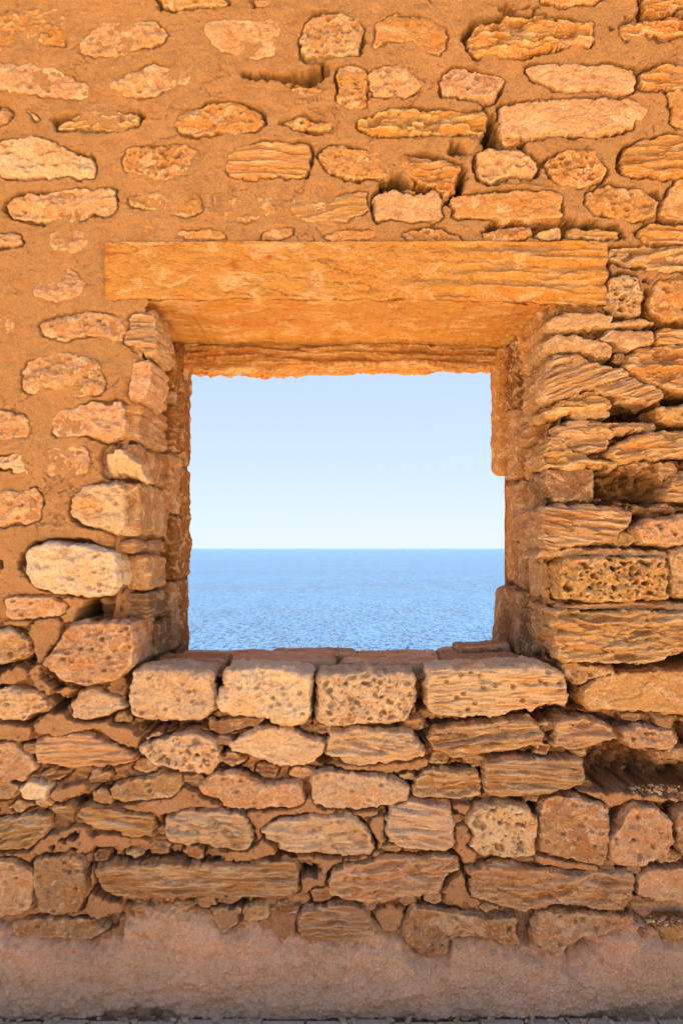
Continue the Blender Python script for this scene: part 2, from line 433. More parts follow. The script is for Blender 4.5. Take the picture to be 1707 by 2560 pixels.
t = NT('sea_water'); P = t.pos()
b = t.b
r1 = t.noise(t.pos((2.4, 1.1, 1)), 1.0, 4, 0.65, 0.2); r2 = t.noise(t.pos((0.30, 0.085, 1)), 1.0, 5, 0.72, 0.2)
r3 = t.noise(t.pos((0.0012, 0.012, 1)), 1.0, 5, 0.65)
c = t.mix(t.ramp(r3, 0.44, 0.56), (0.0006, 0.018, 0.078, 1), (0.0015, 0.040, 0.135, 1))
c = t.mix(t.mul(t.ramp(r2, 0.46, 0.60), 0.5), c, (0.005, 0.078, 0.21, 1))
c = t.mix(t.mul(t.ramp(r1, 0.42, 0.62), 0.7), c, (0.0003, 0.007, 0.034, 1))
c = t.mix(t.mul(t.ramp(r1, 0.46, 0.36), 0.35), c, (0.12, 0.23, 0.37, 1))  # whitish foam and ripple glints painted into the base colour
t.l.new(c, b.inputs['Base Color']); b.inputs['Roughness'].default_value = 0.25; b.inputs['Specular IOR Level'].default_value = 0.18; b.inputs['IOR'].default_value = 1.33
n = t.bump(r1, 0.55, 1.0)
n = t.bump(r2, 2.6, 1.0, n)
t.l.new(n, b.inputs['Normal'])
yy = [8, 60, 300, 2000, 12000, 60000]; V = []; F = []
for y in yy:
    for x in (-40000, -3000, 0, 3000, 40000): V.append((x, y, -5.0))
for j in range(len(yy) - 1):
    for i in range(4):
        a = j * 5 + i; F.append((a, a + 1, a + 6, a + 5))
sea = link_mesh('sea', V, F, t.m, center=False); sea['kind'] = 'structure'

# ------------------------------------------------------------------ the wall
WALL = empty('stone_wall', (0, 0, 0), 'thick orange rubble stone wall with a square window opening onto the sea', 'wall')
WX, WZ, WY = 4.0, 3.80, 0.75

# (tile, kind, prot cm, colour, outline, options)
T = []
def S(t, kind, prot, col, txt, **o): T.append((t, kind, prot, col, txt, o))
# ---- upper left
S(1, 'r', 1.2, 'o', "-90,60 70,45 170,38 280,38 305,90 300,200 280,210 190,195 80,165 0,225 -90,225")
S(1, 'r', 1.4, 'k', "365,180 400,150 470,95 560,88 650,90 720,105 770,140 745,190 640,210 540,250 460,245 365,235")
S(1, 's', 1.2, 'k', "930,105 1010,80 1130,82 1275,80 1285,200 1200,265 1130,268 1040,235 950,200")
S(1, 'h', 1.6, 'g', "1385,110 1420,75 1480,62 1600,62 1640,80 1650,130 1640,235 1540,240 1440,255 1385,250 1372,200", amp=.6, gap=1)
S(1, 'r', 1.4, 'k', "-60,290 60,285 150,285 230,310 300,335 380,365 410,390 400,440 330,440 200,430 100,415 -60,400")
S(1, 'r', 1.2, 'k', "490,370 560,345 640,310 700,290 800,290 830,320 870,345 860,380 770,400 700,430 560,435 500,400")
S(1, 'r', 0.6, 'o', "1310,420 1360,395 1440,400 1480,405 1430,435 1390,450")
S(1, 'e', 0.8, 'y', "262,545 330,535 430,500 520,505 620,515 640,530 600,570 520,590 430,585 270,580", gap=1)
S(1, 's', 0.6, 'k', "125,500 150,510 190,545 165,548")
S(1, 'r', 1.3, 'o', "800,560 840,505 900,495 960,462 1050,462 1130,485 1180,500 1200,545 1175,590 1090,605 980,600 870,615 820,590", gap=.5)
S(1, 'h', 0.3, 'o', "1290,552 1340,545 1375,525 1420,550 1470,555 1515,562 1500,588 1430,595 1350,580", amp=1.2, gap=1)
S(1, 'r', 1.7, 'p', "-15,660 60,630 190,628 260,660 350,700 410,715 435,765 420,800 330,800 230,800 140,800 30,805 -15,780", gap=.5)
S(1, 'h', 1.2, 'o', "570,680 640,660 760,655 860,660 930,685 905,760 850,795 740,815 650,790 570,775", amp=.8)
S(1, 't', 1.3, 'o', "1040,720 1100,655 1200,645 1400,650 1415,690 1400,800 1370,800 1180,795 1160,815 1080,800 1040,780", amp=.5, gap=.6)
S(1, 'h', 1.4, 'o', "1455,700 1480,665 1560,660 1640,675 1730,690 1770,760 1760,800 1680,810 1600,812 1540,800 1480,750", amp=.5, gap=.5)
S(1, 'r', 1.3, 'k', "25,940 60,905 150,880 300,865 400,855 515,855 525,900 510,970 420,975 350,1005 170,1008 70,990", gap=.5)
S(1, 'r', 1.0, 'o', "580,890 700,875 900,880 920,900 915,965 860,990 740,960 590,945")
S(1, 'r', 1.1, 'o', "970,885 1060,875 1180,868 1240,880 1270,970 1200,985 1100,1010 1010,990 975,930")
S(1, 't', 1.1, 'y', "1330,910 1370,915 1480,920 1560,880 1640,870 1670,880 1675,960 1600,975 1560,1005 1440,1005 1340,985", amp=.6, ang=.2)
S(1, 's', 0.9, 'o', "480,1040 560,1020 740,1015 740,1070 600,1085 490,1080")
S(1, 's', 0.8, 'o', "750,1050 880,1040 1010,1045 1030,1085 900,1085 760,1075")
S(1, 's', 0.8, 'o', "1200,1060 1240,1040 1335,1035 1330,1065 1250,1095 1190,1085")
S(1, 'r', 1.1, 'k', "210,1110 240,1050 330,1035 400,1045 410,1110 350,1140 250,1145")
S(1, 'r', 1.1, 'k', "-60,1060 30,1055 80,1065 90,1110 0,1115 -60,1112", gap=.6)
S(1, 'r', 1.2, 'y', "720,-30 1000,-30 1030,8 900,20 780,32 740,15", gap=.7)
S(1, 's', 1.0, 'o', "1150,-10 1260,-10 1230,15 1160,22", gap=.3)
S(1, 'e', 0.8, 'b', "-60,500 40,505 50,530 30,560 -60,570", gap=1)
# ---- upper right
S(2, 'h', 1.4, 'o', "-10,340 10,310 60,293 110,310 125,350 132,420 125,480 90,488 20,480 -15,440 -5,390", amp=.6, gap=.7)
S(2, 'r', 1.3, 'k', "135,340 200,295 260,290 330,325 375,365 370,400 310,435 150,430 142,400", gap=.4)
S(2, 's', 1.3, 'o', "160,110 240,62 310,70 400,75 480,120 490,190 460,240 430,240 330,190 250,165 165,215")
S(2, 'e', 1.0, 'o', "590,170 640,110 730,75 850,75 900,60 1000,85 1080,100 1150,105 1160,200 1000,205 880,225 760,245 620,260 600,215", gap=1.4, amp=1.1)
S(2, 'e', 0.8, 'o', "1285,120 1330,95 1460,85 1568,85 1720,85 1720,145 1480,150 1400,150 1300,180", gap=1.4)
S(2, 'r', 1.0, 'k', "470,340 530,300 600,320 700,330 755,360 740,390 700,445 650,450 560,440 465,425", gap=1.1, amp=1.4)
S(2, 's', 1.4, 'k', "850,310 880,290 990,285 1200,290 1350,310 1355,370 1340,410 1250,415 1150,395 1010,410 950,380 880,355", gap=.6)
S(2, 't', 1.2, 'o', "1375,340 1420,315 1500,290 1568,290 1720,290 1720,390 1440,395 1380,395", gap=.9)
S(2, 'e', 1.8, 'y', "90,560 160,520 280,490 400,500 660,500 680,530 665,600 520,605 400,600 250,615 140,605", gap=.6)
S(2, 's', 1.7, 'k', "740,475 900,455 1100,440 1330,450 1410,490 1400,530 1355,545 1350,580 1180,610 1000,600 870,610 830,618 735,618", gap=.7)
S(2, 'r', 0.1, 'o', "735,622 825,620 815,655 735,668", gap=1.2)
S(2, 'e', 1.6, 'o', "285,705 440,720 560,760 530,830 490,875 420,840 330,810 285,780", gap=1.2, amp=.7)
S(2, 'r', 1.6, 'k', "625,705 680,685 830,680 880,720 905,775 880,800 780,795 690,825 640,810", gap=1.0, amp=1.3)
S(2, 'h', 1.3, 'o', "935,735 1010,695 1150,675 1190,720 1220,780 1180,820 1080,850 1000,835 960,780", gap=.6)
S(2, 't', 1.4, 'o', "1290,770 1300,680 1400,630 1500,615 1720,620 1720,795 1480,800 1350,795", gap=.8)
S(2, 's', 1.5, 'k', "165,880 260,870 350,880 440,870 470,920 465,990 380,1000 250,995 175,1000", gap=.6)
S(2, 's', 1.4, 'o', "515,890 600,880 760,865 980,870 1015,900 1010,990 850,1000 680,985 530,985", gap=.5)
S(2, 'r', 1.3, 'o', "1120,880 1200,845 1380,855 1450,900 1450,960 1380,1000 1260,985 1150,960", gap=.4)
S(2, 's', 1.2, 'o', "1470,960 1530,830 1600,800 1720,800 1720,1000 1480,1000", gap=.9)
S(2, 'r', 1.2, 'o', "285,1050 380,1030 480,1035 500,1060 580,1095 560,1110 380,1110 300,1075", gap=.5)
S(2, 'r', 0.6, 'o', "655,1062 740,1030 870,1028 880,1060 850,1090 700,1097 660,1088", gap=1.3)
S(2, 'r', 0.3, 'y', "905,1060 960,1040 1010,1034 1020,1080 920,1085", gap=1.3)
S(2, 't', 0.3, 'y', "1030,1045 1150,1048 1275,1052 1272,1080 1150,1082 1035,1080", gap=1.3)
S(2, 't', 1.6, 'o', "1360,1040 1450,1020 1568,1020 1720,1020 1720,1100 1400,1105", gap=.9)
S(2, 'e', 1.4, 'g', "1250,1125 1400,1115 1720,1112 1720,1250 1450,1230 1300,1200 1230,1160", gap=.9)
S(2, 's', 0.8, 'o', "-70,1075 0,1045 170,1045 190,1075 100,1090 -40,1092")
S(2, 's', 1.2, 'o', "1515,410 1720,400 1720,600 1520,570", gap=.3)
S(2, 's', 1.0, 'o', "400,-30 610,-30 540,12 430,8", gap=.4)
S(2, 's', 1.0, 'o', "920,-5 960,-25 1200,-25 1150,8 1000,10", gap=.6)
S(2, 'e', 1.0, 'o', "1390,-20 1720,-20 1720,40 1580,20 1460,52 1400,40", gap=1.2)
# ---- left of the window
S(3, 'r', 1.2, 'k', "150,150 200,90 300,50 350,90 395,130 340,190 240,200 160,190")
S(3, 's', 0.8, 'o', "-60,90 20,100 40,140 0,160 -60,150")
S(3, 'r', 1.3, 'k', "180,320 200,290 300,265 420,245 500,265 550,300 570,340 545,385 400,355 300,390 200,365")
S(3, 'r', 1.0, 'k', "-60,285 40,280 65,310 30,360 -60,375")
S(3, 'r', 1.6, 'k', "95,520 130,480 250,440 370,455 440,480 470,560 460,620 370,635 260,645 230,600 120,630 100,570", amp=1.2)
S(3, 'r', 1.6, 'k', "230,740 260,700 420,675 560,670 568,800 540,825 460,835 380,820 240,818", back=.26, gap=.5)
S(3, 'r', 1.4, 'k', "-60,700 60,710 120,740 130,790 110,820 0,840 -60,840")
S(3, 'r', 1.0, 'p', "-60,915 90,905 110,960 140,985 60,990 40,965 -60,970", gap=.7)
S(3, 'r', 1.2, 'k', "210,880 300,865 400,870 405,990 340,1000 215,995")
S(3, 's', 1.6, 'p', "480,900 560,880 600,930 650,960 670,1030 610,1010 560,990 510,1000 490,960", gap=1.2, tilt=(.3, .4))
S(3, 'r', 1.3, 'k', "-60,1085 60,1065 160,1055 190,1120 190,1190 120,1220 60,1210 -60,1260", gap=.5)
S(3, 'r', 2.2, 'p', "320,1110 380,1050 440,1040 560,1045 570,1230 540,1265 470,1240 380,1230 330,1190", back=.28, gap=.5)
S(3, 's', 1.2, 'k', "592,475 680,470 690,600 660,650 580,640", back=.26)
S(3, 't', 0.8, 'g', "590,275 650,255 700,258 712,440 640,425 560,385 585,330", back=.26, gap=.9)
# ---- lower left
S(5, 'r', 4.5, 'w', "120,180 150,155 250,150 400,155 510,185 540,240 530,340 500,390 400,375 250,370 160,340 115,280", gap=1, amp=1.0, back=.16)
S(5, 'r', 1.8, 'k', "20,410 60,390 250,385 310,430 270,470 150,490 30,485", gap=.6)
S(5, 'r', 5.0, 'k', "200,690 270,600 290,540 350,510 600,505 610,560 605,700 540,760 370,785 300,770 230,730", gap=1, back=.30, amp=1.3)
S(5, 'r', 2.0, 'g', "-60,540 60,530 130,590 130,640 60,690 -60,700", gap=.9, amp=1.6)
S(5, 'r', 3.0, 'p', "320,870 360,820 450,815 540,850 575,890 520,920 400,950 330,935", gap=1)
S(5, 'r', 2.5, 'p', "-60,820 60,800 180,830 230,890 150,920 110,955 0,950 -60,950", gap=1, amp=1.6)
S(5, 't', 2.6, 'k', "160,1060 190,1030 400,1015 480,1045 600,1110 620,1140 560,1152 350,1165 180,1150", gap=.8, amp=.7)
S(5, 'r', 1.5, 'k', "-60,1050 60,1060 130,1120 160,1167 100,1230 -60,1240", gap=.4)
S(5, 'h', 3.2, 'p', "640,1080 700,1040 880,1010 960,1040 990,1100 995,1150 940,1200 850,1190 700,1150", gap=.9)
S(5, 's', 3.2, 'p', "1040,1060 1160,1000 1260,980 1340,1000 1400,1030 1490,1060 1460,1110 1400,1150 1300,1165 1200,1130 1060,1090", gap=.6, amp=1.8)
S(5, 's', 1.6, 'm', "660,1030 720,1000 740,1015 670,1045", gap=.6)
S(5, 's', 1.2, 'd', "960,950 1200,940 1180,975 1000,1020 955,990", gap=.6)
# sill blocks
S(5, 'r', 4.5, 'p', "600,730 660,712 850,712 960,730 975,850 975,900 930,935 850,950 740,950 610,935 590,890 590,800", gap=1.2, back=.14, name='sill_block', R=.02, tilt=(0, .03), mid=1)
S(5, 'r', 5.0, 'w', "1030,728 1060,712 1300,712 1415,730 1420,860 1405,960 1290,975 1240,965 1230,940 1130,935 1000,915 990,870", gap=1.2, back=.14, name='sill_block', R=.02, tilt=(0, .03))
S(6, 'h', 5.0, 'p', "-95,735 0,732 335,728 348,800 345,860 320,940 300,960 100,970 -40,980 -95,960", gap=1.2, back=.14, name='sill_block', R=.02, tilt=(0, .03), amp=.8)
S(6, 'q', 5.5, 'p', "400,735 430,712 700,702 920,702 1030,740 1040,800 1040,870 900,890 700,930 560,935 430,930 410,880", gap=1.2, back=.14, name='sill_block', R=.018, tilt=(0, .03), amp=.8, holes=1)
# ---- right of the window
S(4, 'h', 2.0, 'g', "1235,100 1300,85 1360,100 1385,180 1370,265 1260,265 1230,180", gap=1.2, amp=1.2)
S(4, 'r', 2.0, 'o', "1415,190 1450,110 1568,100 1720,100 1720,290 1480,280 1420,250", gap=.7)
S(4, 's', 2.6, 'g', "950,300 1060,258 1180,250 1250,280 1230,310 1120,330 990,345 945,335", gap=.7, back=.2)
S(4, 's', 2.8, 'g', "1140,322 1360,288 1440,300 1400,318 1250,326", gap=.7)
S(4, 's', 3.4, 'g', "925,400 1000,355 1130,372 1250,405 1245,465 1190,460 1090,435 930,435", gap=1.2, back=.22)
S(4, 's', 3.2, 'g', "1185,375 1230,335 1430,340 1440,395 1330,430 1230,395", gap=1.2)
S(4, 't', 2.8, 'o', "1445,340 1568,330 1720,330 1720,400 1450,395", gap=1)
S(4, 'r', 1.2, 'm', "1252,442 1300,440 1295,490 1250,485", gap=.8)
S(4, 'e', 3.0, 'o', "1310,480 1350,420 1500,410 1720,410 1720,600 1490,605 1380,560 1310,510", gap=1.2, amp=.8)
S(4, 't', 4.2, 'g', "925,640 930,560 960,490 1000,450 1100,460 1200,495 1300,520 1360,570 1480,600 1490,640 1440,660 1300,650 1260,640 1150,600 1020,640 960,655", gap=1, back=.25, ang=.35, amp=1.2)
S(4, 'e', 3.0, 'y', "940,712 1030,645 1150,610 1240,655 1250,690 1150,700 1080,705 1040,720 950,725", gap=.8, back=.22, amp=.7)
S(4, 's', 1.4, 'g', "1060,722 1100,692 1240,702 1240,740 1080,745", gap=.8)
S(4, 'r', 2.8, 'y', "1455,690 1568,680 1720,680 1720,755 1470,755", gap=1.2)
S(4, 'e', 3.2, 'g', "1000,775 1080,755 1380,760 1400,790 1250,812 1220,870 1150,900 1040,880 1000,820", gap=.8, amp=.8)
S(4, 'e', 3.6, 'y', "925,915 960,830 1000,825 1050,880 1130,900 1150,930 1240,940 1180,960 1000,965 930,955", gap=1, back=.22, amp=1.0)
S(4, 'e', 3.6, 'y', "1240,880 1350,815 1500,800 1720,790 1720,890 1440,920 1290,925 1230,900", gap=1, amp=.8)
S(4, 'e', 2.6, 'g', "1490,1080 1530,1010 1600,990 1720,980 1720,1130 1500,1110", gap=1)
S(4, 's', 1.6, 'd', "940,985 1150,962 1160,1010 1150,1110 1000,1122 945,1060", gap=.7, back=.2, amp=1.5)
S(6, 't', 4.4, 'g', "930,-10 1000,-30 1200,-28 1330,-5 1330,50 1270,80 1270,130 1100,150 935,168 925,100", gap=1, back=.3, ang=-.12, amp=1.1)
S(6, 'r', 3.2, 'k', "1345,80 1400,40 1568,10 1720,10 1720,150 1380,150 1370,120", gap=.9, amp=1.4)
S(6, 'h', 5.0, 'y', "1000,212 1330,205 1490,215 1500,300 1500,400 1400,395 1300,405 1100,400 1005,398", gap=1, back=.3, amp=1.6)
S(6, 's', 1.8, 'g', "905,180 1100,165 1300,170 1480,180 1490,205 1300,200 1000,203 910,208", gap=.6, back=.2, amp=1.6)
S(6, 'r', 3.0, 'g', "1512,180 1568,160 1720,160 1720,380 1515,380", gap=1)
S(6, 't', 2.4, 'g', "1005,432 1090,425 1320,412 1568,420 1720,420 1720,445 1100,447", gap=.6)
S(6, 'e', 6.0, 'y', "990,470 1000,452 1200,448 1568,460 1720,460 1720,600 1568,630 1450,680 1330,690 1200,685 1000,675 988,600", gap=1.2, back=.34, amp=.8, ang=.04)
S(6, 's', 3.0, 'y', "1120,815 1180,760 1280,735 1568,720 1720,720 1720,930 1420,910 1150,900 1110,860", gap=.8, amp=1.6)
S(6, 'r', 1.8, 'g', "1020,695 1240,702 1265,735 1180,755 1090,780 1030,740", gap=.7, amp=1.5)
S(6, 'e', 3.4, 'k', "970,1070 1000,950 1060,940 1210,970 1250,1010 1260,1030 1180,1050 1120,1080 1000,1075", gap=1, amp=.8)
S(6, 'r', 3.2, 'k', "1290,1000 1350,975 1450,990 1520,1000 1550,1050 1500,1085 1350,1080 1295,1050", gap=1, amp=1.4)
S(6, 't', 4.0, 'g', "400,1030 450,990 600,970 900,950 930,1020 930,1060 800,1080 650,1100 520,1125 490,1100 420,1080", gap=1.1, amp=1.4, ang=.1)
S(6, 'e', 3.8, 'p', "-30,1000 100,990 320,1010 350,1050 410,1090 380,1120 250,1140 100,1150 30,1150 0,1120 -60,1100 -50,1060", gap=1, amp=.7)
S(6, 's', 2.0, 'm', "1440,1092 1568,1080 1720,1085 1720,1130 1450,1125", gap=.8)
# ---- bottom left
S(7, 'r', 2.2, 'k', "-60,420 80,430 150,480 150,640 60,680 -60,680", gap=.9)
S(7, 'r', 2.8, 'b', "155,440 200,410 340,405 380,440 400,540 385,580 360,660 260,675 180,650 160,570", gap=1)
S(7, 't', 3.4, 'b', "445,450 500,440 700,442 1000,450 1340,435 1355,500 1355,580 1300,600 1000,595 600,590 520,580 450,520", gap=1, amp=.9)
S(7, 'e', 3.0, 'p', "750,230 850,200 1100,210 1140,260 1150,340 1130,370 1000,365 900,355 760,340 750,280", gap=.9, ang=-.15, amp=.8)
S(7, 't', 2.8, 'y', "340,215 400,180 550,200 690,220 705,260 690,315 600,310 430,275", gap=.7, ang=-.12)
S(7, 'e', 2.2, 'g', "-60,250 200,220 235,240 230,280 130,370 0,380 -60,380", gap=.8, ang=.2, amp=.7)
S(7, 'r', 2.4, 'g', "500,90 620,55 720,35 820,30 830,80 790,140 700,140 560,160 510,130", gap=.5)
S(7, 'r', 2.8, 'k', "910,80 960,40 1080,20 1150,50 1200,80 1350,70 1380,90 1385,150 1340,180 1100,190 1020,180 990,140 930,130", gap=.7)
S(7, 's', 2.4, 'w', "95,100 130,70 190,70 230,90 210,140 150,150 100,135", gap=.3, amp=.5)
S(7, 'r', 1.8, 'g', "-60,90 40,60 80,90 40,150 -60,160", gap=.7)
S(7, 'r', 1.4, 'b', "50,705 200,695 420,700 480,740 400,780 150,780 60,740", gap=.7, amp=1.3)
S(7, 't', 2.6, 'b', "1345,750 1375,660 1450,640 1568,625 1660,650 1710,720 1715,775 1568,790 1440,790", gap=.9)
S(7, 'r', 1.6, 'b', "1110,640 1220,620 1215,700 1150,710 1110,690", gap=.8)
S(7, 'r', 1.8, 'b', "960,645 1100,640 1080,720 1020,760 980,700", gap=.6)
S(7, 'e', 3.0, 'p', "1190,290 1250,250 1400,225 1568,220 1640,250 1690,310 1690,370 1680,400 1540,400 1290,390 1270,350 1210,320", gap=.9, amp=.7)
# ---- bottom right
S(8, 'r', 3.0, 'p', "-125,30 -60,10 100,30 280,60 320,90 310,150 230,175 100,190 -60,185 -115,150", gap=.8)
S(8, 'e', 3.2, 'k', "-40,490 40,450 200,420 540,420 550,460 500,500 460,560 300,590 150,615 60,600 -40,580", gap=1, ang=.06, amp=.8)
S(8, 'e', 3.2, 'g', "350,60 400,15 620,10 650,60 640,130 560,140 420,135 330,120", gap=.9, amp=.6)
S(8, 't', 4.2, 'g', "662,0 670,-40 1110,-35 1115,80 1020,100 900,125 690,130 662,100", gap=1.1, amp=1.0)
S(8, 't', 3.0, 'p', "230,190 320,160 500,165 520,280 525,360 480,380 270,370 210,300", gap=.9, ang=-.15)
S(8, 'h', 3.6, 'p', "600,220 640,170 750,160 870,180 900,240 890,400 800,410 650,400 600,360 620,310 590,260", gap=1, amp=1.0)
S(8, 'r', 3.2, 'b', "920,300 925,140 1060,130 1200,170 1230,190 1225,420 1200,445 1060,420 910,380", gap=1.1)
S(8, 'r', 3.6, 'k', "1240,330 1300,230 1340,180 1440,190 1520,240 1530,350 1480,400 1390,450 1290,450 1230,410", gap=1.1, amp=1.4)
S(8, 'r', 2.6, 'b', "1540,200 1720,180 1720,400 1600,420 1545,380", gap=.9)
S(8, 'e', 3.6, 'k', "600,470 700,450 860,460 1050,490 1160,490 1340,490 1350,540 1335,620 1280,645 1120,645 1000,620 860,645 700,630 610,580", gap=1.1, ang=-.05, amp=.8)
S(8, 'r', 3.0, 'b', "290,740 330,640 440,650 600,680 810,690 800,750 830,800 770,810 700,780 600,770 510,780 500,850 380,865 310,810", gap=.8, amp=1.3)
S(8, 'r', 3.0, 'k', "890,720 920,660 1100,670 1340,680 1340,720 1240,740 1160,790 1100,770 1000,850 940,840 890,800", gap=.9, amp=1.3)
S(8, 's', 2.4, 'k', "1360,500 1450,460 1568,460 1720,460 1720,620 1568,620 1360,590", gap=.6)
S(8, 'r', 2.0, 'o', "1440,715 1720,720 1720,790 1500,790", gap=.6)

def fillers():
    g = .006; X, Z = np.meshgrid(np.arange(-1.2, 1.2, g), np.arange(.30, 2.35, g)); Dm = np.full(X.shape, -1.0)
    for poly, wa in STONES:
        P = np.array(poly); a, b = P.min(0) - .08, P.max(0) + .08
        i0, i1 = [int(np.clip((v + 1.2) / g, 0, X.shape[1])) for v in (a[0], b[0])]; j0, j1 = [int(np.clip((v - .30) / g, 0, X.shape[0])) for v in (a[1], b[1])]
        if i1 <= i0 or j1 <= j0: continue
        q = (slice(j0, j1), slice(i0, i1)); Dm[q] = np.maximum(Dm[q], sdf(poly, X[q].astype(np.float32), Z[q].astype(np.float32)))
    for poly, lv in TP:
        Dm = np.maximum(Dm, sdf(poly, X.astype(np.float32), Z.astype(np.float32)))
    for poly, dep in HP:
        if dep > .1: Dm = np.maximum(Dm, sdf(poly, X.astype(np.float32), Z.astype(np.float32)))
    px = X * PPM + 784; py = 1260 - (Z - EYE) * PPM
    ok = (((py > 1500) & (py < 2090)) | ((px > 1290) & (py > 760))) & ~((np.abs(X) < .76) & (Z > 1.15) & (Z < 2.5))
    d = np.where(ok, -Dm, -1); r = random.Random(4); n = 0
    while n < 60:
        j, i = np.unravel_index(np.argmax(d), d.shape); m = d[j, i]
        if m < .012: break
        rr_ = min(m * .95, .030); el = r.uniform(1.5, 2.6) if m < .022 else 1.6
        x, z = X[j, i], Z[j, i]; k = r.randint(4, 6); a0 = r.uniform(0, 6)
        poly = [(x + rr_ * el * r.uniform(.75, 1.1) * math.cos(a0 + t_ * 6.283 / k), z + rr_ * r.uniform(.75, 1.1) * math.sin(a0 + t_ * 6.283 / k)) for t_ in range(k)]
        c = C[r.choice('gbgmk')]; v = r.uniform(.8, 1.0)
        prism('pinning_stone', poly, r.uniform(-.010, .006), r.choice('retes'), tuple(q * v for q in c), WALL, back=.10, seed=900 + n, R=.008, skirt=.01, amp=.8,
              tilt=(r.uniform(-.25, .25), r.uniform(-.3, .3)))
        GAPS.append(.5)
        d = np.minimum(d, np.hypot((X - x) / el, Z - z) - rr_ - .004); n += 1

GAPS = []
JIT = random.Random(3)
for n, (t, kind, prot, col, txt, o) in enumerate(T):
    pr = prot / 100
    poly = trace(t, txt, -pr * 0.85)
    if prot < 1.9: pr -= (.008 if o.get('gap', .15) < .55 else .005)
    pr = max(pr, .001)
    cc = C[col]; j = [JIT.uniform(.92, 1.08) for _ in range(2)]
    zc = sum(p[1] for p in poly) / len(poly)
    cc = (cc[0] * j[0], cc[1] * j[0] * (0.985 + 0.03 * JIT.random()), cc[2] * j[0] * j[1])
    STONES_N = len(STONES)
    prism(o.get('name', 'stone'), poly, pr, kind, cc, WALL, back=o.get('back', 0.14 if prot > 1.9 else .085), amp=o.get('amp', 1.0), ang=o.get('ang', JIT.uniform(-.04, .04)),
          seed=n * 7 + 3, step=.0034 if prot > 1.9 else .004, R=o.get('R', 0.006 if pr < .02 else 0.010), tilt=o.get('tilt'), skirt=0.006 if pr > .018 else 0.012)
    GAPS.append(o.get('gap', 0.15))

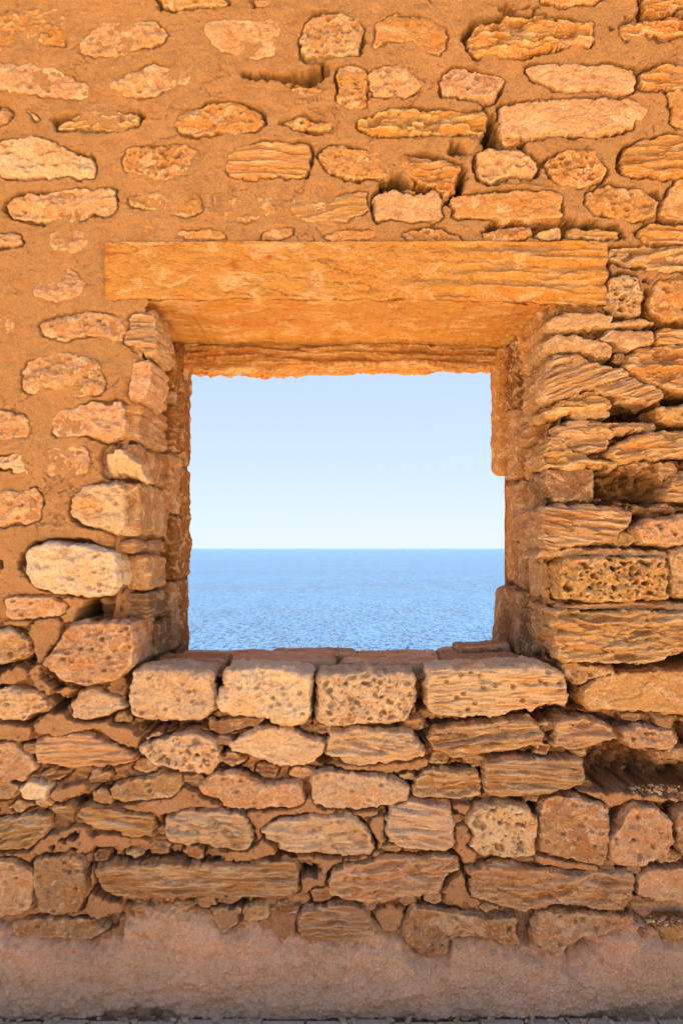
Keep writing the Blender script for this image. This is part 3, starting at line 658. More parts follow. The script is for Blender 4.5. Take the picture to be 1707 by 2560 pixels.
# ---- holes: black voids and shallow hollows (tile, depth cm, outline)
HOLES = [(2, 15, "645,590 722,600 728,640 835,650 830,680 720,700 645,690"), (2, 11, "650,535 705,545 722,610 660,610"),
  (2, 12, "172,812 275,800 300,838 430,855 440,880 350,888 250,874 172,874"), (2, 12, "455,868 500,872 545,780 575,790 562,870 508,955 465,940"),
  (2, 7, "500,665 555,670 580,720 500,722"), (2, 9, "50,822 105,840 115,860 60,852"), (2, 6, "1380,895 1440,870 1465,925 1400,928"),
  (1, 6, "1095,348 1160,362 1280,350 1350,345 1440,325 1510,312 1500,360 1440,400 1330,400 1250,390 1150,375"),
  (2, 7, "640,1035 700,1012 900,1010 1240,1020 1292,1055 1288,1090 1000,1098 660,1108"), (2, 5, "590,190 610,120 680,80 700,90 640,130 605,210"),
  (2, 4, "730,45 900,40 900,60 740,68"), (2, 5, "1280,110 1300,85 1460,70 1600,70 1600,90 1330,100 1290,160"), (2, 4, "1220,138 1240,135 1245,152 1225,155"),
  (4, 16, "1250,655 1440,655 1480,700 1470,755 1330,755 1225,745 1245,700"), (4, 9, "1030,712 1060,690 1095,685 1080,712 1040,728"),
  (4, 12, "1090,438 1160,442 1190,465 1250,480 1300,500 1300,515 1200,495"), (4, 9, "1030,965 1050,938 1092,945 1095,965"), (4, 9, "1218,898 1300,908 1290,925 1230,928"),
  (4, 9, "1150,1000 1250,980 1430,990 1490,1060 1480,1125 1300,1128 1170,1115"), (4, 13, "1200,1110 1450,1100 1490,1130 1300,1135"),
  (4, 11, "990,345 1140,325 1230,318 1440,318 1700,318 1700,332 1430,332 1230,338 1140,352"), (4, 12, "1215,-10 1235,60 1235,110 1240,250 1215,240 1210,100"),
  (4, 9, "1385,110 1410,200 1400,260 1375,265 1390,180"), (4, 10, "1490,610 1568,610 1700,610 1700,680 1480,690 1470,650"), (4, 10, "1470,750 1700,755 1700,790 1480,790"),
  (6, 12, "1322,15 1390,-5 1380,35 1340,92 1318,80"), (6, 11, "1490,180 1515,180 1515,400 1700,385 1700,415 1200,415 1200,400 1490,405"),
  (6, 10, "1200,690 1340,692 1460,682 1568,640 1700,620 1700,700 1568,705 1280,712"), (6, 11, "1030,740 1090,790 1110,880 1060,930 1040,880"),
  (6, 10, "345,720 400,720 410,900 345,900"), (6, 9, "420,940 700,935 900,895 1040,880 1060,930 900,950 600,968 440,985 370,960"),
  (6, 9, "1180,1055 1290,1020 1290,1070 1420,1090 1440,1167 1110,1167 1120,1100"), (6, 8, "1050,920 1200,925 1300,960 1290,990 1230,970"),
  (6, 8, "1520,960 1580,960 1600,1040 1560,1040"), (6, 7, "-60,985 100,975 300,970 400,1000 400,1080 350,1040 320,1005 100,985 -40,995"),
  (8, 11, "1120,-40 1300,-50 1450,-20 1700,-10 1700,120 1500,115 1400,100 1120,85"), (8, 10, "905,130 925,130 915,300 900,380 890,250"),
  (8, 9, "1235,190 1310,150 1330,180 1260,290 1225,290"), (8, 9, "1470,165 1568,160 1700,150 1700,180 1540,200 1530,330 1515,240"), (8, 8, "810,650 890,650 880,830 840,820 805,740"),
  (8, 9, "1340,625 1568,625 1700,625 1700,715 1440,705 1360,680"), (8, 6, "600,640 880,650 880,680 620,672"), (8, 8, "640,-10 660,0 660,130 645,130"),
  (8, 10, "140,300 180,340 130,400 150,340"), (7, 9, "1140,240 1165,270 1165,330 1145,325"), (7, 9, "1355,425 1480,440 1450,492 1370,475"), (7, 9, "438,490 480,530 570,590 500,590 440,540"),
  (7, 6, "240,330 380,270 370,310 250,320"), (7, 6, "240,340 270,340 270,362 240,362"), (7, 6, "345,345 375,345 375,365 345,365"),
  (7, 9, "0,695 50,690 45,745 0,740"), (7, 8, "455,680 560,640 545,740 480,730"), (7, 7, "380,120 500,100 530,180 420,175 250,190 300,160"), (7, 6, "370,430 410,430 400,460 380,455"),
  (7, 6, "450,400 700,370 1000,400 1000,440 700,432 480,430"), (7, 6, "580,600 1140,600 1120,620 600,615"), (7, 8, "150,430 130,450 160,640 175,640 160,560 150,480"),
  (5, 13, "360,450 420,385 540,385 560,480 350,500"), (5, 13, "575,250 615,235 620,330 560,345"), (5, 9, "105,640 130,645 150,640 170,655 170,700 110,690"),
  (5, 7, "115,180 150,140 130,180 110,300 105,240"), (5, 8, "220,830 320,840 310,900 240,900"), (5, 8, "580,940 950,955 1230,945 1230,970 950,985 880,1000 720,1000 640,985"),
  (5, 10, "975,735 1005,720 1000,900 970,900"), (5, 10, "1418,720 1450,720 1450,970 1410,970"), (5, 8, "1400,1005 1500,1040 1520,1130 1450,1160 1440,1100 1490,1060"),
  (5, 7, "0,690 60,695 40,715 0,715"), (5, 7, "480,1050 640,1090 630,1130 600,1110"), (5, 8, "200,700 250,760 320,785 400,790 400,800 260,790 210,740"),
  (5, 5, "0,225 20,225 30,260 5,265"), (5, 8, "580,720 600,730 590,930 575,900")]
HP = [(chaikin(trace(t, txt, 0.02), 1), dep / 100 * (2.3 if dep >= 9 else 1.4)) for t, dep, txt in HOLES]

# ---- raised tongues of clay mortar: (tile, level cm, outline)
TONGUES = [(5, 2.2, "150,960 260,900 340,960 480,945 560,980 650,1010 640,1080 580,1075 480,1020 400,990 280,1040 160,1020"),
  (5, 2.0, "130,705 190,700 250,760 350,800 340,830 250,855 150,810"), (5, 1.6, "130,490 280,480 290,530 230,640 180,695 150,640 130,590"),
  (5, 2.2, "500,780 560,720 640,710 600,750 590,880 570,880 550,840 490,820"), (5, 1.6, "-20,715 120,690 130,770 -20,800"),
  (5, 1.6, "260,385 400,385 415,420 350,450 355,500 290,510 275,475 315,430"), (5, 1.2, "20,490 160,490 120,530 60,530 0,520"),
  (5, 1.5, "-60,960 130,965 150,1010 120,1060 60,1055 -60,1040"), (5, 1.2, "170,50 500,50 540,130 530,180 400,150 150,150"),
  (6, 1.4, "-10,1140 250,1145 420,1120 415,1167 360,1180 -30,1200"),
  (7, 2.0, "540,165 700,145 860,80 900,130 1000,150 1000,205 880,195 750,230 720,260 700,215 560,205"), (7, 1.8, "1095,205 1380,170 1420,120 1430,190 1568,180 1568,220 1400,220 1200,265 1190,320 1160,330 1150,260"),
  (7, 1.8, "1000,380 1150,375 1190,330 1270,350 1290,395 1250,435 1010,440"), (7, 1.8, "1360,400 1568,405 1568,470 1480,540 1370,575 1355,480 1480,440 1360,425"),
  (7, 1.8, "-20,390 120,380 240,290 380,270 420,300 415,390 250,400 130,430 110,460 40,430 -20,410"), (7, 1.6, "380,400 450,405 445,540 560,620 540,670 440,700 370,670 400,560"),
  (7, 1.4, "240,100 380,60 400,100 330,140 210,150 230,110"), (7, 1.2, "450,290 680,330 660,360 480,380 430,350"),
  (8, 1.8, "130,230 200,215 230,250 215,300 200,400 60,440 -30,430 130,400 180,340 150,300"), (8, 1.6, "-30,190 100,195 200,200 140,230 40,250 -30,210"),
  (8, 1.5, "500,170 600,150 620,200 590,260 570,220 510,190"), (8, 1.2, "520,260 600,270 640,420 600,460 540,430"), (8, 1.2, "870,410 1060,425 1200,450 1160,485 1000,470 880,440"),
  (8, 1.3, "1060,100 1240,110 1500,130 1568,150 1440,160 1330,150 1230,190 1200,160"), (8, 1.2, "560,470 600,480 610,590 680,640 560,620 440,600 520,520"),
  (8, 1.2, "150,640 290,620 300,700 270,760 180,740"), (6, 1.4, "1130,690 1270,705 1275,740 1180,760 1130,790"),
  (2, 1.2, "120,622 400,610 520,610 640,615 640,680 560,690 540,650 500,660 480,710 440,712 300,690 130,670"), (2, 1.0, "570,700 620,690 620,790 700,830 850,820 1000,860 760,865 580,880 545,860 570,770"),
  (4, 1.0, "1400,120 1480,60 1568,60 1568,90 1450,110 1410,180"), (6, 1.5, "950,170 1130,160 1100,190 1000,200 930,200")]
TP = [(chaikin(trace(t, txt, -0.015), 2), lv / 100) for t, lv, txt in TONGUES]

fillers()
def recess(x, z):
    """base level of the mortar (m, positive = towards the viewer)"""
    px = x * PPM + 784; py = 1260 - (z - EYE) * PPM
    low = sstep(1250, 1480, py + 60 * n2(x * 3, z * 3, 4))
    right = sstep(1130, 1330, px) * sstep(640, 760, py)
    foot = sstep(1980, 2120, py)
    r = np.maximum(low * (0.024 - .010 * foot), right * 0.046)
    r = np.maximum(r, 0.004 * sstep(900, 1300, px))
    return -r + .0035 * (1 - low) * (1 - right)

def mortar_sheet(name, x0, x1, z0, z1, step, detailed):
    nx = int(round((x1 - x0) / step)) + 1; nz = int(round((z1 - z0) / step)) + 1
    gx, gz = np.meshgrid(np.linspace(x0, x1, nx), np.linspace(z0, z1, nz))
    gx = gx.astype(np.float32); gz = gz.astype(np.float32)
    rc = recess(gx, gz); rough = sstep(0.0, -0.03, rc)
    h = rc + 0.004 * fbm(gx, gz, 5, 3, 21) + (0.0034 + 0.0065 * rough) * fbm(gx, gz, 22, 4, 23, 0.66) + (0.0014 + .0028 * rough) * fbm(gx, gz, 95, 2, 29)
    if detailed:
        # pin holes
        d, r = worley(gx * 30, gz * 30, 5); h = h - 0.006 * (r > .86) * sstep(.13, .05, d)
        # rubble chips in the recessed joints
        d, r = worley(gx * 38 + n2(gx * 20, gz * 20, 8), gz * 46, 15); h = h + rough * 0.013 * sstep(.5, .15, d) * (r > .35)
        d, r = worley(gx * 17 + .4 * n2(gx * 30, gz * 30, 9), gz * 24, 16); h = h + rough * .012 * (r - .4) * sstep(.62, .4, d)
        # fine wandering cracks
        cr = np.abs(n2(gx * 5, gz * 6.5, 61) + 0.35 * n2(gx * 22, gz * 22, 62) + .12 * n2(gx * 70, gz * 70, 63)); gt = n2(gx * 3.1, gz * 3.1, 64)
        h = h - 0.007 * sstep(0.030, 0.004, cr) * sstep(0.12, 0.25, gt) * (1 - rough)
    w = warp(gx, gz)
    def local(poly, m):
        P = np.array(poly); a, b = P.min(0) - m, P.max(0) + m
        i0 = max(0, int((a[0] - x0) / step)); i1 = min(nx, int((b[0] - x0) / step) + 2)
        j0 = max(0, int((a[1] - z0) / step)); j1 = min(nz, int((b[1] - z0) / step) + 2)
        if i1 <= i0 or j1 <= j0: return None
        return (slice(j0, j1), slice(i0, i1))
    for poly, lv in TP:
        sl_ = local(poly, .01)
        if sl_ is None: continue
        d = sdf(poly, gx[sl_], gz[sl_]) + 1.6 * w[sl_]
        top = lv - 0.006 * np.clip(1 - d / .01, 0, 1) ** 2 + 0.006 * fbm(gx[sl_], gz[sl_], 12, 4, 33, .6) + .0022 * fbm(gx[sl_], gz[sl_], 75, 2, 34)
        wd, wr = worley(gx[sl_] * 34, gz[sl_] * 34, 35); top = top - .008 * (wr > .8) * sstep(.2, .08, wd)
        h[sl_] = np.where(d > 0, np.maximum(h[sl_], top), h[sl_])
    hole = np.zeros_like(h)
    for poly, dep in HP:
        sl_ = local(poly, .02)
        if sl_ is None: continue
        d = sdf(poly, gx[sl_], gz[sl_]) + 1.3 * w[sl_]
        A_, B_ = gx[sl_], gz[sl_]
        wd, wr = worley(A_ * 34, B_ * 44, 42)
        k = sstep(-0.004, 0.007, d + .006 * fbm(A_, B_, 50, 2, 40) + .010 * (wr - .5))
        tgt = -dep * (.75 + .4 * wr) + 0.03 * fbm(A_, B_, 22, 4, 41, .6) + .012 * sstep(.5, .1, wd)
        h[sl_] = np.where(k > 0, h[sl_] * (1 - k) + np.minimum(h[sl_], tgt) * k, h[sl_]); hole[sl_] = np.maximum(hole[sl_], k)
    Dm = np.full_like(h, -1.0)
    for (poly, wa), gap in zip(STONES, GAPS + [0.3] * 999):
        sl_ = local(poly, .03)
        if sl_ is None: continue
        d = sdf(poly, gx[sl_], gz[sl_]) + wa * w[sl_]
        Dm[sl_] = np.maximum(Dm[sl_], d)
        gm = np.clip(gap * (0.75 + 1.6 * n2(gx[sl_] * 7, gz[sl_] * 7, 44)), 0, 2.2)
        gw = 0.0035 + 0.0065 * gm; gd = (0.004 + 0.055 * gm) * sstep(.06, .22, gm)
        h[sl_] = np.minimum(h[sl_], np.where(d > -gw * 1.6, np.where(d > -gw, np.minimum(h[sl_], rc[sl_]) - gd, h[sl_] - gd * (d + gw * 1.6) / (gw * .6)), h[sl_]))
    # opening
    wv = .016 * n2(gx * 0 + 2, gz * 12, 50) + .008 * n2(gx * 3, gz * 45, 51)
    op = wv + np.minimum(np.minimum(gx - OPX0(gz), OPX1(gz) - gx), np.minimum(gz - OPZ0, OPZ1 - gz))
    h = h - 0.03 * sstep(-0.05, 0.0, op) * (gz < 2.4)
    keep = ~((Dm > 0.055) & (hole < .01)) & (op < 0)
    cell = keep[:-1, :-1] & keep[1:, :-1] & keep[:-1, 1:] & keep[1:, 1:]
    used = np.zeros_like(keep); used[:-1, :-1] |= cell; used[1:, :-1] |= cell; used[:-1, 1:] |= cell; used[1:, 1:] |= cell
    idx = np.full(keep.shape, -1, np.int64); idx[used] = np.arange(used.sum())
    V = np.stack([gx[used], -h[used], gz[used]], 1); jj, ii = np.nonzero(cell)
    F = np.stack([idx[jj, ii], idx[jj, ii + 1], idx[jj + 1, ii + 1], idx[jj + 1, ii]], 1)
    return V, F

def OPX0(z): return -0.745 + 0.09 * np.clip((z - 1.9) / .4, 0, 1)
def OPX1(z): return 0.705 + 0 * z
OPZ0, OPZ1 = 1.16, 2.47

# stones of the wall beyond the picture's edges, in courses
JN = [[], [], 0]
rg = random.Random(12)
ext = []
def fill(xa, xb, za, zb):
    z = za
    while z < zb - .06:
        hh = rg.uniform(.11, .19); x = xa + rg.uniform(-.1, 0)
        while x < xb:
            ww = rg.uniform(.18, .42)
            if x + ww > xb + .12: break
            g_ = .02; a, b = x + g_, min(x + ww, xb + .1) - g_
            if a >= xa - .05 and b - a > .08:
                c_, e_ = z + g_, min(z + hh, zb) - g_
                q = lambda: rg.uniform(-.014, .014)
                ext.append(([(a + q(), c_ + q()), ((a + b) / 2, c_ + q()), (b + q(), c_ + q()), (b + q(), (c_ + e_) / 2), (b + q(), e_ + q()), ((a + b) / 2, e_ + q()), (a + q(), e_ + q()), (a + q(), (c_ + e_) / 2)], z))
            x += ww
        z += hh
fill(-3.9, -1.30, .34, 3.75); fill(1.34, 3.9, .34, 3.75); fill(-1.22, 1.3, 3.54, 3.75)
SN = len(STONES)
for k, (poly, z) in enumerate(ext):
    prism('x', poly, 0.03, 'r' if k % 3 else 'e', None, None, step=0.016, skirt=0.03, seed=k, amp=.8, join=JN)
GAPS += [0.6] * (len(STONES) - len(GAPS))
xo = link_mesh('stone_courses', np.concatenate(JN[0]), np.concatenate(JN[1]), M_ROUGH, WALL, color=C['g'], center=False); xo['kind'] = 'stuff'

V, F = mortar_sheet('mortar', -1.30, 1.30, 0.0, 3.56, 0.004, True)
link_mesh('mortar', V, F, M_MORTAR, WALL, center=False)
VV = []; FF = []; b0 = 0
for (xa, xb, za, zb) in ((-WX, -1.30, 0, WZ), (1.30, WX, 0, WZ), (-1.30, 1.30, 3.56, WZ)):
    V, F = mortar_sheet('m', xa, xb, za, zb, 0.02, False); VV.append(V); FF.append(F + b0); b0 += len(V)
# rear face, top, ends (coarse)
def quad_grid(fn, nu, nv, flip=False):
    u, v = np.meshgrid(np.linspace(0, 1, nu + 1), np.linspace(0, 1, nv + 1), indexing='ij')
    P_ = np.stack(fn(u, v), -1).reshape(-1, 3); I = np.arange((nu + 1) * (nv + 1)).reshape(nu + 1, nv + 1)
    q = np.stack([I[:-1, :-1], I[1:, :-1], I[1:, 1:], I[:-1, 1:]], -1).reshape(-1, 4)
    return P_, (q[:, ::-1] if flip else q)
def rear(xa, xb, za, zb):
    return lambda u, v: (xa + (xb - xa) * u, WY + .012 * fbm(u * (xb - xa) + xa, v * (zb - za) + za, 9, 3, 3), za + (zb - za) * v)
RX0, RX1 = -.66, .70
for P_, q in (quad_grid(rear(-WX, RX0, -.1, WZ), 120, 120, True), quad_grid(rear(RX1, WX, -.1, WZ), 120, 120, True),
              quad_grid(rear(RX0, RX1, -.1, 1.16), 50, 40, True), quad_grid(rear(RX0, RX1, 2.42, WZ), 50, 60, True),
              quad_grid(lambda u, v: (-WX + 2 * WX * u, -.05 + (WY + .07) * v, WZ - .01 + .02 * fbm(u * 8, v * .8, 6, 3, 5)), 160, 16),
              quad_grid(lambda u, v: (-WX + 0 * u, -.02 + (WY + .02) * u, -.1 + (WZ + .1) * v), 8, 40, True),
              quad_grid(lambda u, v: (WX + 0 * u, -.02 + (WY + .02) * u, -.1 + (WZ + .1) * v), 8, 40)):
    VV.append(P_); FF.append(q + b0); b0 += len(P_)
# reveals of the opening (rough core behind the jamb stones)
def rev(x0f, x1f, nz0, nz1):
    def f(u, v):
        y = -.0 + (WY + .01) * u; z = nz0 + (nz1 - nz0) * v
        x = x0f + (x1f - x0f) * u + .018 * n3(y * 9, z * 9, z * 0 + x0f * 7, 3) + .010 * n3(y * 28, z * 28, z * 0 + 2.5, 4)
        return (x, y, z)
    return f
def hor(z0f, z1f):
    def f(u, v):
        x = -.75 + 1.5 * u; y = -.0 + (WY + .01) * v
        return (x, y, z0f + (z1f - z0f) * v + .012 * n3(x * 9, y * 9, x * 0 + 1.5, 6))
    return f
for P_, q in (quad_grid(rev(-.76, -.685, 1.1, 2.5), 100, 180, True), quad_grid(rev(.745, .735, 1.1, 2.5), 100, 180),
              quad_grid(hor(1.165, 1.14), 190, 90)):
    VV.append(P_); FF.append(q + b0); b0 += len(P_)
link_mesh('wall_core', np.concatenate(VV), np.concatenate(FF), M_MORTAR, WALL, center=False)

# ---- lintel: long dressed beam, layered towards its right end
def lintel():
    x0, x1 = (244 - 784) / PPM, (1390 - 784) / PPM
    zt = EYE + (1260 - 558) / PPM; zb = EYE + (1260 - 690) / PPM; y0, y1 = -.012, .597
    st = 0.0045; nx = int((x1 - x0) / st); nz = int((zt - zb) / st); ny = int((y1 - y0) / .006)
    # profile runs: top-front -> bottom-front -> bottom-back
    s = np.concatenate([np.linspace(0, nz, nz + 1), nz + np.linspace(0, 1, ny + 1)[1:] * ny])
    X = np.linspace(x0, x1, nx + 1)
    U, Sg = np.meshgrid(np.arange(nx + 1), np.arange(len(s)), indexing='ij')
    x = X[U]; fr = Sg <= nz
    z = np.where(fr, zt - (zt - zb) * Sg / nz, zb); y = np.where(fr, y0, y0 + (y1 - y0) * (Sg - nz) / ny)
    # rounded arris
    r = .010; a = np.clip((zb + r - z) / r, 0, 1); b = np.clip((y0 + r - y) / r, 0, 1)
    y = np.where(fr, y + r * (1 - np.sqrt(1 - a ** 2)) * .9, y); z = np.where(~fr, z + r * (1 - np.sqrt(1 - b ** 2)) * .9, z)
    k = sstep(.0, .95, x + .15 * n2(x * 2, z * 9, 6))
    v = z - .03 * (x - x0) * 0 + .012 * n2(x * 1.6, z * 6, 8) + .003 * n2(x * 12, z * 30, 9)
    lay = -.009 * np.tanh(3 * n2(x * 2.4, v * 40, 11)) - .004 * np.tanh(3 * n2(x * 4, v * 95, 12))
    hol = .016 * sstep(.15, .45, n2(x * 6.5, v * 30, 14))
    dg = z + .45 * x
    fine = .0016 * n2(x * 20, dg * 60, 15) + .0012 * n2(x * 70, z * 70, 16) + .0022 * n2(x * 6, dg * 24, 17)
    crk = np.abs(n2(x * 1.3, z * 14 + x * 2.5, 31) + .2 * n2(x * 14, z * 30, 32)); cg = sstep(.05, .25, n2(x * 2.2, z * 5, 33))
    chip = sstep(.25, .5, n2(x * 13, z * 22, 35)) * sstep(.05, .0, z - zb)
    disp_ = k * (lay + hol) + fine + .007 * sstep(.035, .005, crk) * cg + .010 * chip + .004 * fbm(x, z, 7, 3, 36)
    notch = .02 * np.exp(-((x - (x0 + .25)) / .03) ** 2) * 0
    y = y + np.where(fr, disp_, 0) + notch
    z = z + np.where(~fr, .003 * n2(x * 9, y * 9, 18) + .0024 * n2(x * 30, y * 30, 19), 0)
    z = z + np.where(fr, 0, 0) - .020 * sstep(.25, .9, x) * np.clip((zt - z) / (zt - zb), 0, 1)
    # chipped rough ends
    z = z + (.006 * n2(x * 11, z * 0 + 3.3, 21) + .003 * n2(x * 45, z * 0 + 3.3, 22)) * np.clip((zt - z) / (zt - zb), 0, 1)
    e = sstep(.03, 0, x1 - x); x = x + e * (.012 * n2(z * 18, y * 5, 24))
    P_ = np.stack([x, y, z], -1).reshape(-1, 3); I = np.arange(P_.shape[0]).reshape(x.shape)
    q = np.stack([I[:-1, :-1], I[:-1, 1:], I[1:, 1:], I[1:, :-1]], -1).reshape(-1, 4)
    # ends, top, back as simple strips
    Vn = list(map(tuple, P_)); Fn = q.tolist()
    for col in (0, x.shape[0] - 1):
        b_ = len(Vn)
        for sidx in range(x.shape[1]):
            px_, py_, pz_ = P_[I[col, sidx]]
            Vn.append((px_, y1 if sidx <= nz else py_, pz_ if sidx <= nz else zt))
        for sidx in range(x.shape[1] - 1):
            f = (I[col, sidx], b_ + sidx, b_ + sidx + 1, I[col, sidx + 1]) if col else (I[col, sidx], I[col, sidx + 1], b_ + sidx + 1, b_ + sidx)
            if sidx < nz: Fn.append(tuple(int(q_) for q_ in f))
    b_ = len(Vn); Vn += [(x0, y0 + .004, zt - .0015), (x1, y0 + .004, zt - .0015), (x1, y1, zt - .0015), (x0, y1, zt - .0015)]
    Fn.append((b_, b_ + 1, b_ + 2, b_ + 3))
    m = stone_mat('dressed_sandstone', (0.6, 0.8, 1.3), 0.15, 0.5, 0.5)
    return link_mesh('lintel', Vn, Fn, m, WALL, color=(0.50, 0.275, 0.085))
lt = lintel(); lt['label'] = 'long dressed stone beam over the opening, its right end eroded into layers'
block('rear_lintel', -.86, .86, .612, .78, 2.352, 2.62, 'e', C['o'], WALL, step=.005, r=.02, amp=.024, seed=4, corners={(0, 0, 0): (0, 0, -.008), (0, 1, 0): (0, 0, -.01), (1, 1, 0): (0, 0, .006), (1, 0, 0): (0, 0, .006)})
block('added_sun_hood', -1.25, 1.45, .74, 1.34, 2.505, 2.63, 't', C['b'], WALL, step=.02, r=.02, amp=.01, seed=9)  # unseen overhang added on the sea side to keep sun off the sill

# ---- jamb stones inside the opening
def zz(py, y): return to_m(784, py, y)[1]
JB = []
def J(side, y0, y1, pt, pb, xin, kind, col, amp=.010, r=.016, dx=0.0):
    ym = (y0 + y1) / 2; za, zb = zz(pb, ym), zz(pt, ym)
    JB.append((side, y0, y1, za, zb, xin, kind, col, amp, r, dx))
# left: front layer, middle, rear (display rows)
for a in ((.10, .44, 728, 815, -.662, 't', 'o'), (.015, .46, 822, 925, -.680, 's', 'g'), (.02, .45, 932, 1028, -.685, 't', 'b'), (.03, .42, 1036, 1110, -.698, 's', 'b'),
          (.015, .47, 1116, 1230, -.684, 'r', 'g'), (.02, .46, 1238, 1272, -.70, 't', 'b'), (.09, .40, 1277, 1352, -.675, 'r', 'g'), (.10, .44, 1358, 1418, -.675, 't', 'd'),
          (.24, .46, 1424, 1500, -.668, 'r', 'd')):
    J(-1, *a)
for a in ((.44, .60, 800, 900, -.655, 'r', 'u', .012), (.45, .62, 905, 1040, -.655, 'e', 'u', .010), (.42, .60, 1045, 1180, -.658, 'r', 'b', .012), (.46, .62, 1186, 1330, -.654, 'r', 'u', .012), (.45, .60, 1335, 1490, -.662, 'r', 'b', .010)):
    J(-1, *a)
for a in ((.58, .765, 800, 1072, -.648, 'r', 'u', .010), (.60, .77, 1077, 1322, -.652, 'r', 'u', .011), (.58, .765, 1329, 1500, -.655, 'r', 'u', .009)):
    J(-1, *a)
# right
for a in ((.08, .42, 735, 850, .69, 'r', 'o', .016), (.12, .46, 856, 965, .700, 't', 'b', .014), (.20, .42, 970, 1020, .690, 't', 'b', .012), (.10, .44, 1026, 1100, .712, 'r', 'g', .014),
          (.16, .44, 1106, 1175, .715, 's', 'b', .012), (.24, .46, 1180, 1270, .700, 'e', 'g', .010), (.16, .36, 1278, 1372, .715, 's', 'g', .008), (.26, .50, 1395, 1510, .705, 'r', 'd', .008)):
    J(1, *a)
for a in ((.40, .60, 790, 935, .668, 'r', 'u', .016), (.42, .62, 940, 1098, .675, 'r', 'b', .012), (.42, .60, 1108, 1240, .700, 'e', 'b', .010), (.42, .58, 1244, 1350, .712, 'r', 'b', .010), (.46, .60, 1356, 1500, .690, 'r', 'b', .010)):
    J(1, *a)
for a in ((.58, .765, 800, 1090, .642, 'r', 'o', .006), (.58, .765, 1106, 1338, .706, 'r', 'o', .008, .03), (.58, .765, 1346, 1500, .660, 'r', 'b', .007)):
    J(1, *a)
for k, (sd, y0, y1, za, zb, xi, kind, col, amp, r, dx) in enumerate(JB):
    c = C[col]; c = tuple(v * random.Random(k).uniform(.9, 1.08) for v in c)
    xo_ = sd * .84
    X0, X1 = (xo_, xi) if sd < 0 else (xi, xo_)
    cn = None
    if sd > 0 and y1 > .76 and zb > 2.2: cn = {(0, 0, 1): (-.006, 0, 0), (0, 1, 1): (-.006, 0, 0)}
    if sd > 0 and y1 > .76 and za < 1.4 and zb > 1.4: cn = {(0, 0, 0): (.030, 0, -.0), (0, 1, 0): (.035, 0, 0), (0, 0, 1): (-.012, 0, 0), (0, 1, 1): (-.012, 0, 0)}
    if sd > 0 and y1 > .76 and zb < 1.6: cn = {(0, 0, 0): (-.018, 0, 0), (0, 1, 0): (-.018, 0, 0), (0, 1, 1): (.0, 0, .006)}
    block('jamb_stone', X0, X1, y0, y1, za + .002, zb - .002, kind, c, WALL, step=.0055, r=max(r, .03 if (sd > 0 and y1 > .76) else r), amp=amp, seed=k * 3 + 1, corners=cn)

# ---- sill slabs behind the front blocks
SB = [(-.70, -.42, .13, .44, 1.19, 'b'), (-.40, -.02, .145, .47, 1.198, 'k'), (0.0, .36, .14, .42, 1.193, 'k'), (.375, .70, .15, .45, 1.192, 'b'),
      (-.69, -.30, .45, .77, 1.168, 'k'), (-.29, .06, .475, .77, 1.172, 'b'), (.07, .40, .43, .77, 1.165, 'k'), (.41, .70, .46, .77, 1.180, 'b')]
for k, (x0, x1, y0, y1, zt, col) in enumerate(SB):
    block('sill_slab', x0, x1, y0, y1, 1.06, zt, 't', C[col], WALL, step=.006, r=.02, amp=.007, seed=k + 40)
block('sill_stone', .44, .68, .50, .72, 1.15, 1.212, 't', C['b'], WALL, step=.006, r=.03, amp=.012, seed=71, corners={(0, 0, 1): (.03, 0, -.02), (0, 1, 1): (.03, 0, -.01)})

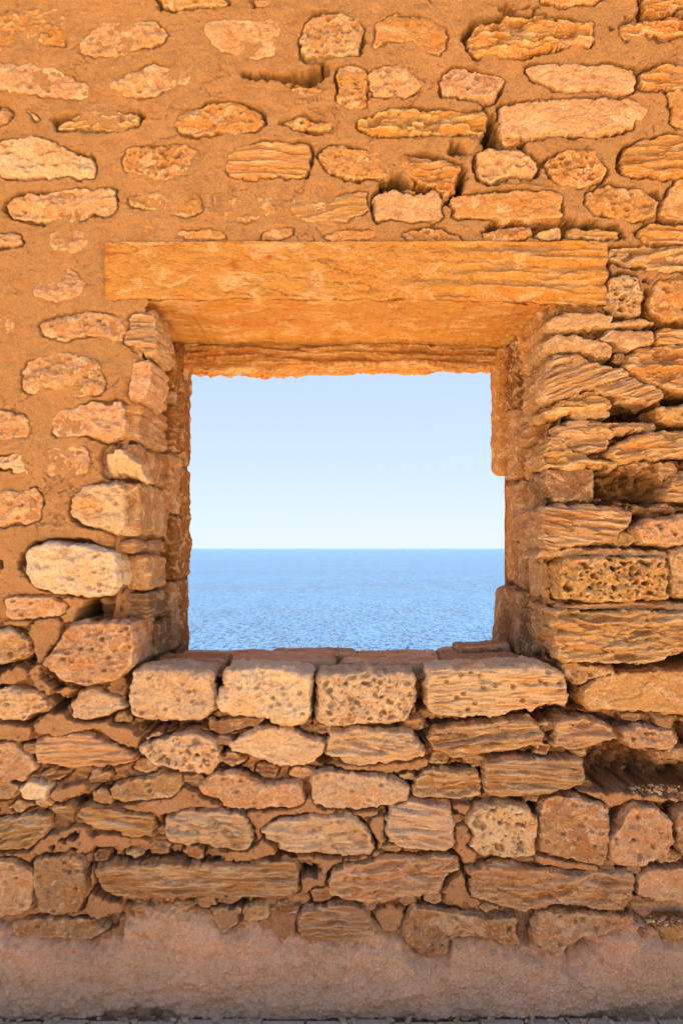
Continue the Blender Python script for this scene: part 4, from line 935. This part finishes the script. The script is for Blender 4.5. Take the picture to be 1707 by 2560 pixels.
# ---- plaster skirting along the foot of the wall
def skirting():
    top = [(7, a, b) for a, b in ((-200, 745), (0, 750), (120, 792), (400, 812), (555, 785), (562, 700), (620, 652), (760, 645), (900, 672), (985, 705), (1020, 765), (1140, 730), (1300, 812), (1420, 792))]
    top += [(8, a, b) for a, b in ((0, 790), (180, 772), (280, 790), (350, 870), (500, 860), (520, 790), (620, 772), (750, 815), (830, 822), (880, 850), (1000, 860), (1050, 900), (1160, 800), (1240, 745), (1340, 730), (1420, 785), (1568, 800), (1800, 790))]
    tx = [to_m(*disp(*p), -.03) for p in top]; ax = [p[0] for p in tx]; az = [p[1] for p in tx]
    st = .0045; X = np.arange(-1.36, 1.36, st); n = 122
    U, Vv = np.meshgrid(X, np.linspace(0, 1, n), indexing='ij')
    z = -.03 + .52 * Vv; ztop = np.interp(U, ax, az)
    e = ztop - z + .018 * fbm(U, z, 14, 2, 2) + .010 * fbm(U, z, 48, 3, 3, .6)      # distance below the broken edge
    out = .020 + .030 * np.clip(1 - z / .42, 0, 1) - .02 * sstep(.10, .0, z) + .009 * fbm(U, z, 4, 3, 5) + .0080 * fbm(U, z, 22, 4, 6, .66) + .0034 * fbm(U, z, 90, 2, 7)
    out = out - .005 * np.tanh(4 * n2(U * 3, z * 26 + U * 2, 9)) * sstep(.1, .3, z)
    cr = np.abs(n2(U * 3.5, z * 4.5, 71) + .3 * n2(U * 20, z * 20, 72)); out = out - .006 * sstep(.022, .003, cr) * sstep(.0, .15, n2(U * 2, z * 3, 73))
    out = out - .042 * np.clip((.045 - e) / .045, 0, 1.6) - .03 * sstep(0, -.04, e)
    cut = np.interp(U, [-1.4, -.86, -.78, -.6, -.52, .0, .45, .5, .8, .9, 1.05, 1.4], [.010, .012, .045, .052, .012, .012, .012, .03, .03, .055, .07, .08]) + .012 * n2(U * 18, U * 0 + 9, 12)
    out = out - .022 * sstep(0.006, -.006, z - cut)
    patch = sstep(-.1, .15, n2(U * 2.3, z * 5, 14)) * sstep(.16, .08, z); out = out - .010 * patch
    y = -out
    P_ = np.stack([U, y, z], -1).reshape(-1, 3); I = np.arange(P_.shape[0]).reshape(U.shape)
    q = np.stack([I[:-1, :-1], I[1:, :-1], I[1:, 1:], I[:-1, 1:]], -1).reshape(-1, 4)
    Vs = [P_]; Fs = [q]; b_ = len(P_)
    for xa, xb in ((-WX, -1.36), (1.36, WX)):
        f = lambda u, v: (xa + (xb - xa) * u, -.03 - .03 * (1 - v) - .008 * fbm(xa + (xb - xa) * u, v * .3, 6, 3, 5) + .10 * (v > .999), -.03 + (.35 + .02 * n2(u * 20, u * 0, 3)) * v)
        p2, q2 = quad_grid(f, 120, 16); Vs.append(p2); Fs.append(q2 + b_); b_ += len(p2)
    return link_mesh('plaster_skirting', np.concatenate(Vs), np.concatenate(Fs), M_PLASTER, WALL, center=False)
skirting()

# ------------------------------------------------------------------ boardwalk in front of the wall
t = NT('weathered_boards')
oi = t.add('ShaderNodeObjectInfo')
c = t.mix(t.noise(t.pos((26, 1.4, 1)), 2.0, 6, 0.7), (0.30, 0.22, 0.19, 1), (0.52, 0.41, 0.35, 1))
c = t.mix(t.mul(oi.outputs['Random'], 0.4), c, (0.30, 0.22, 0.19, 1))
t.l.new(c, t.b.inputs['Base Color']); t.b.inputs['Roughness'].default_value = 0.8
t.l.new(t.bump(t.noise(t.pos((40, 2, 1)), 3, 5, 0.7), .004, .8), t.b.inputs['Normal'])
M_WOOD = t.m
BW = empty('boardwalk', (0, -.9, 0), 'weathered grey boardwalk running along the foot of the stone wall', 'boardwalk')
BL = 0.85
x = -2.6; k = 0; rb = random.Random(5)
while x < 2.6:
    w_ = .138 + rb.uniform(-.004, .004)
    V, F = boxes([(0, w_, 0, BL, -.028, 0)])
    me_o = link_mesh('board', V, F, M_WOOD, BW, smooth=False, center=False)
    me_o.location = (x, -.03 - BL - rb.uniform(0, .02) + .9, .026 + rb.uniform(-.003, .003))
    x += w_ + .008; k += 1
V, F = boxes([(-2.6, 2.6, -.8, -.72, -.05, -.036), (-2.6, 2.6, -.35, -.27, -.05, -.036)])
link_mesh('joist', V, F, M_WOOD, BW, smooth=False)

# ------------------------------------------------------------------ loose chips of stone (ledges, foot of the wall)
def chips(lst, seed, mat, name, color):
    r_ = np.random.RandomState(seed); V = []; F = []
    for (x, y, z, s) in lst:
        b = len(V); p = r_.randn(8, 3) * s * .15
        bx = np.array([(-1, -1, -1), (1, -1, -1), (1, 1, -1), (-1, 1, -1), (-1, -1, 1), (1, -1, 1), (1, 1, 1), (-1, 1, 1)]) * np.array([s * r_.uniform(.5, 1.2), s * r_.uniform(.5, 1), s * r_.uniform(.3, .7)]) * .5
        a = r_.uniform(0, 6.28); ca, sa = math.cos(a), math.sin(a)
        q = bx + p; q = np.stack([q[:, 0] * ca - q[:, 1] * sa, q[:, 0] * sa + q[:, 1] * ca, q[:, 2]], 1) + np.array([x, y, z + s * .2])
        V += [tuple(v) for v in q]
        F += [tuple(b + i for i in f) for f in ((0, 3, 2, 1), (4, 5, 6, 7), (0, 1, 5, 4), (1, 2, 6, 5), (2, 3, 7, 6), (3, 0, 4, 7))]
    o = link_mesh(name, V, F, mat, None, smooth=False, color=color, center=False); o['kind'] = 'stuff'; return o
rr = random.Random(8); L = []
for _ in range(110):
    L.append((rr.uniform(-1.3, 1.3), -.040 - abs(rr.gauss(0, .014)), rr.uniform(.022, .03), rr.choice((.006, .009, .014, .02))))
chips(L, 1, M_ROUGH, 'stone_chips', C['b'])

rr = random.Random(9); L = []
for _ in range(60):
    hx, hz = to_m(*disp(8, rr.uniform(1340, 1560), rr.uniform(95, 118)))
    L.append((hx, rr.uniform(-.01, .05), hz, rr.choice((.005, .007, .012))))
for _ in range(50):
    hx, hz = to_m(*disp(8, rr.uniform(1400, 1560), rr.uniform(690, 715)))
    L.append((hx, rr.uniform(-.02, .03), hz, rr.choice((.005, .008, .012))))
for _ in range(70):
    hx, hz = to_m(*disp(5, rr.uniform(650, 1000), 700)); L.append((rr.uniform(-.72, .70), rr.uniform(.12, .6), 1.19 + rr.uniform(-.005, .004), rr.choice((.005, .007, .010))))
chips(L, 2, M_SMOOTH, 'ledge_grit', C['k'])
print('TRIS', sum(len(o.data.polygons) * 2 for o in bpy.data.objects if o.type == 'MESH'), len([o for o in bpy.data.objects if o.name.startswith('pinning')]))
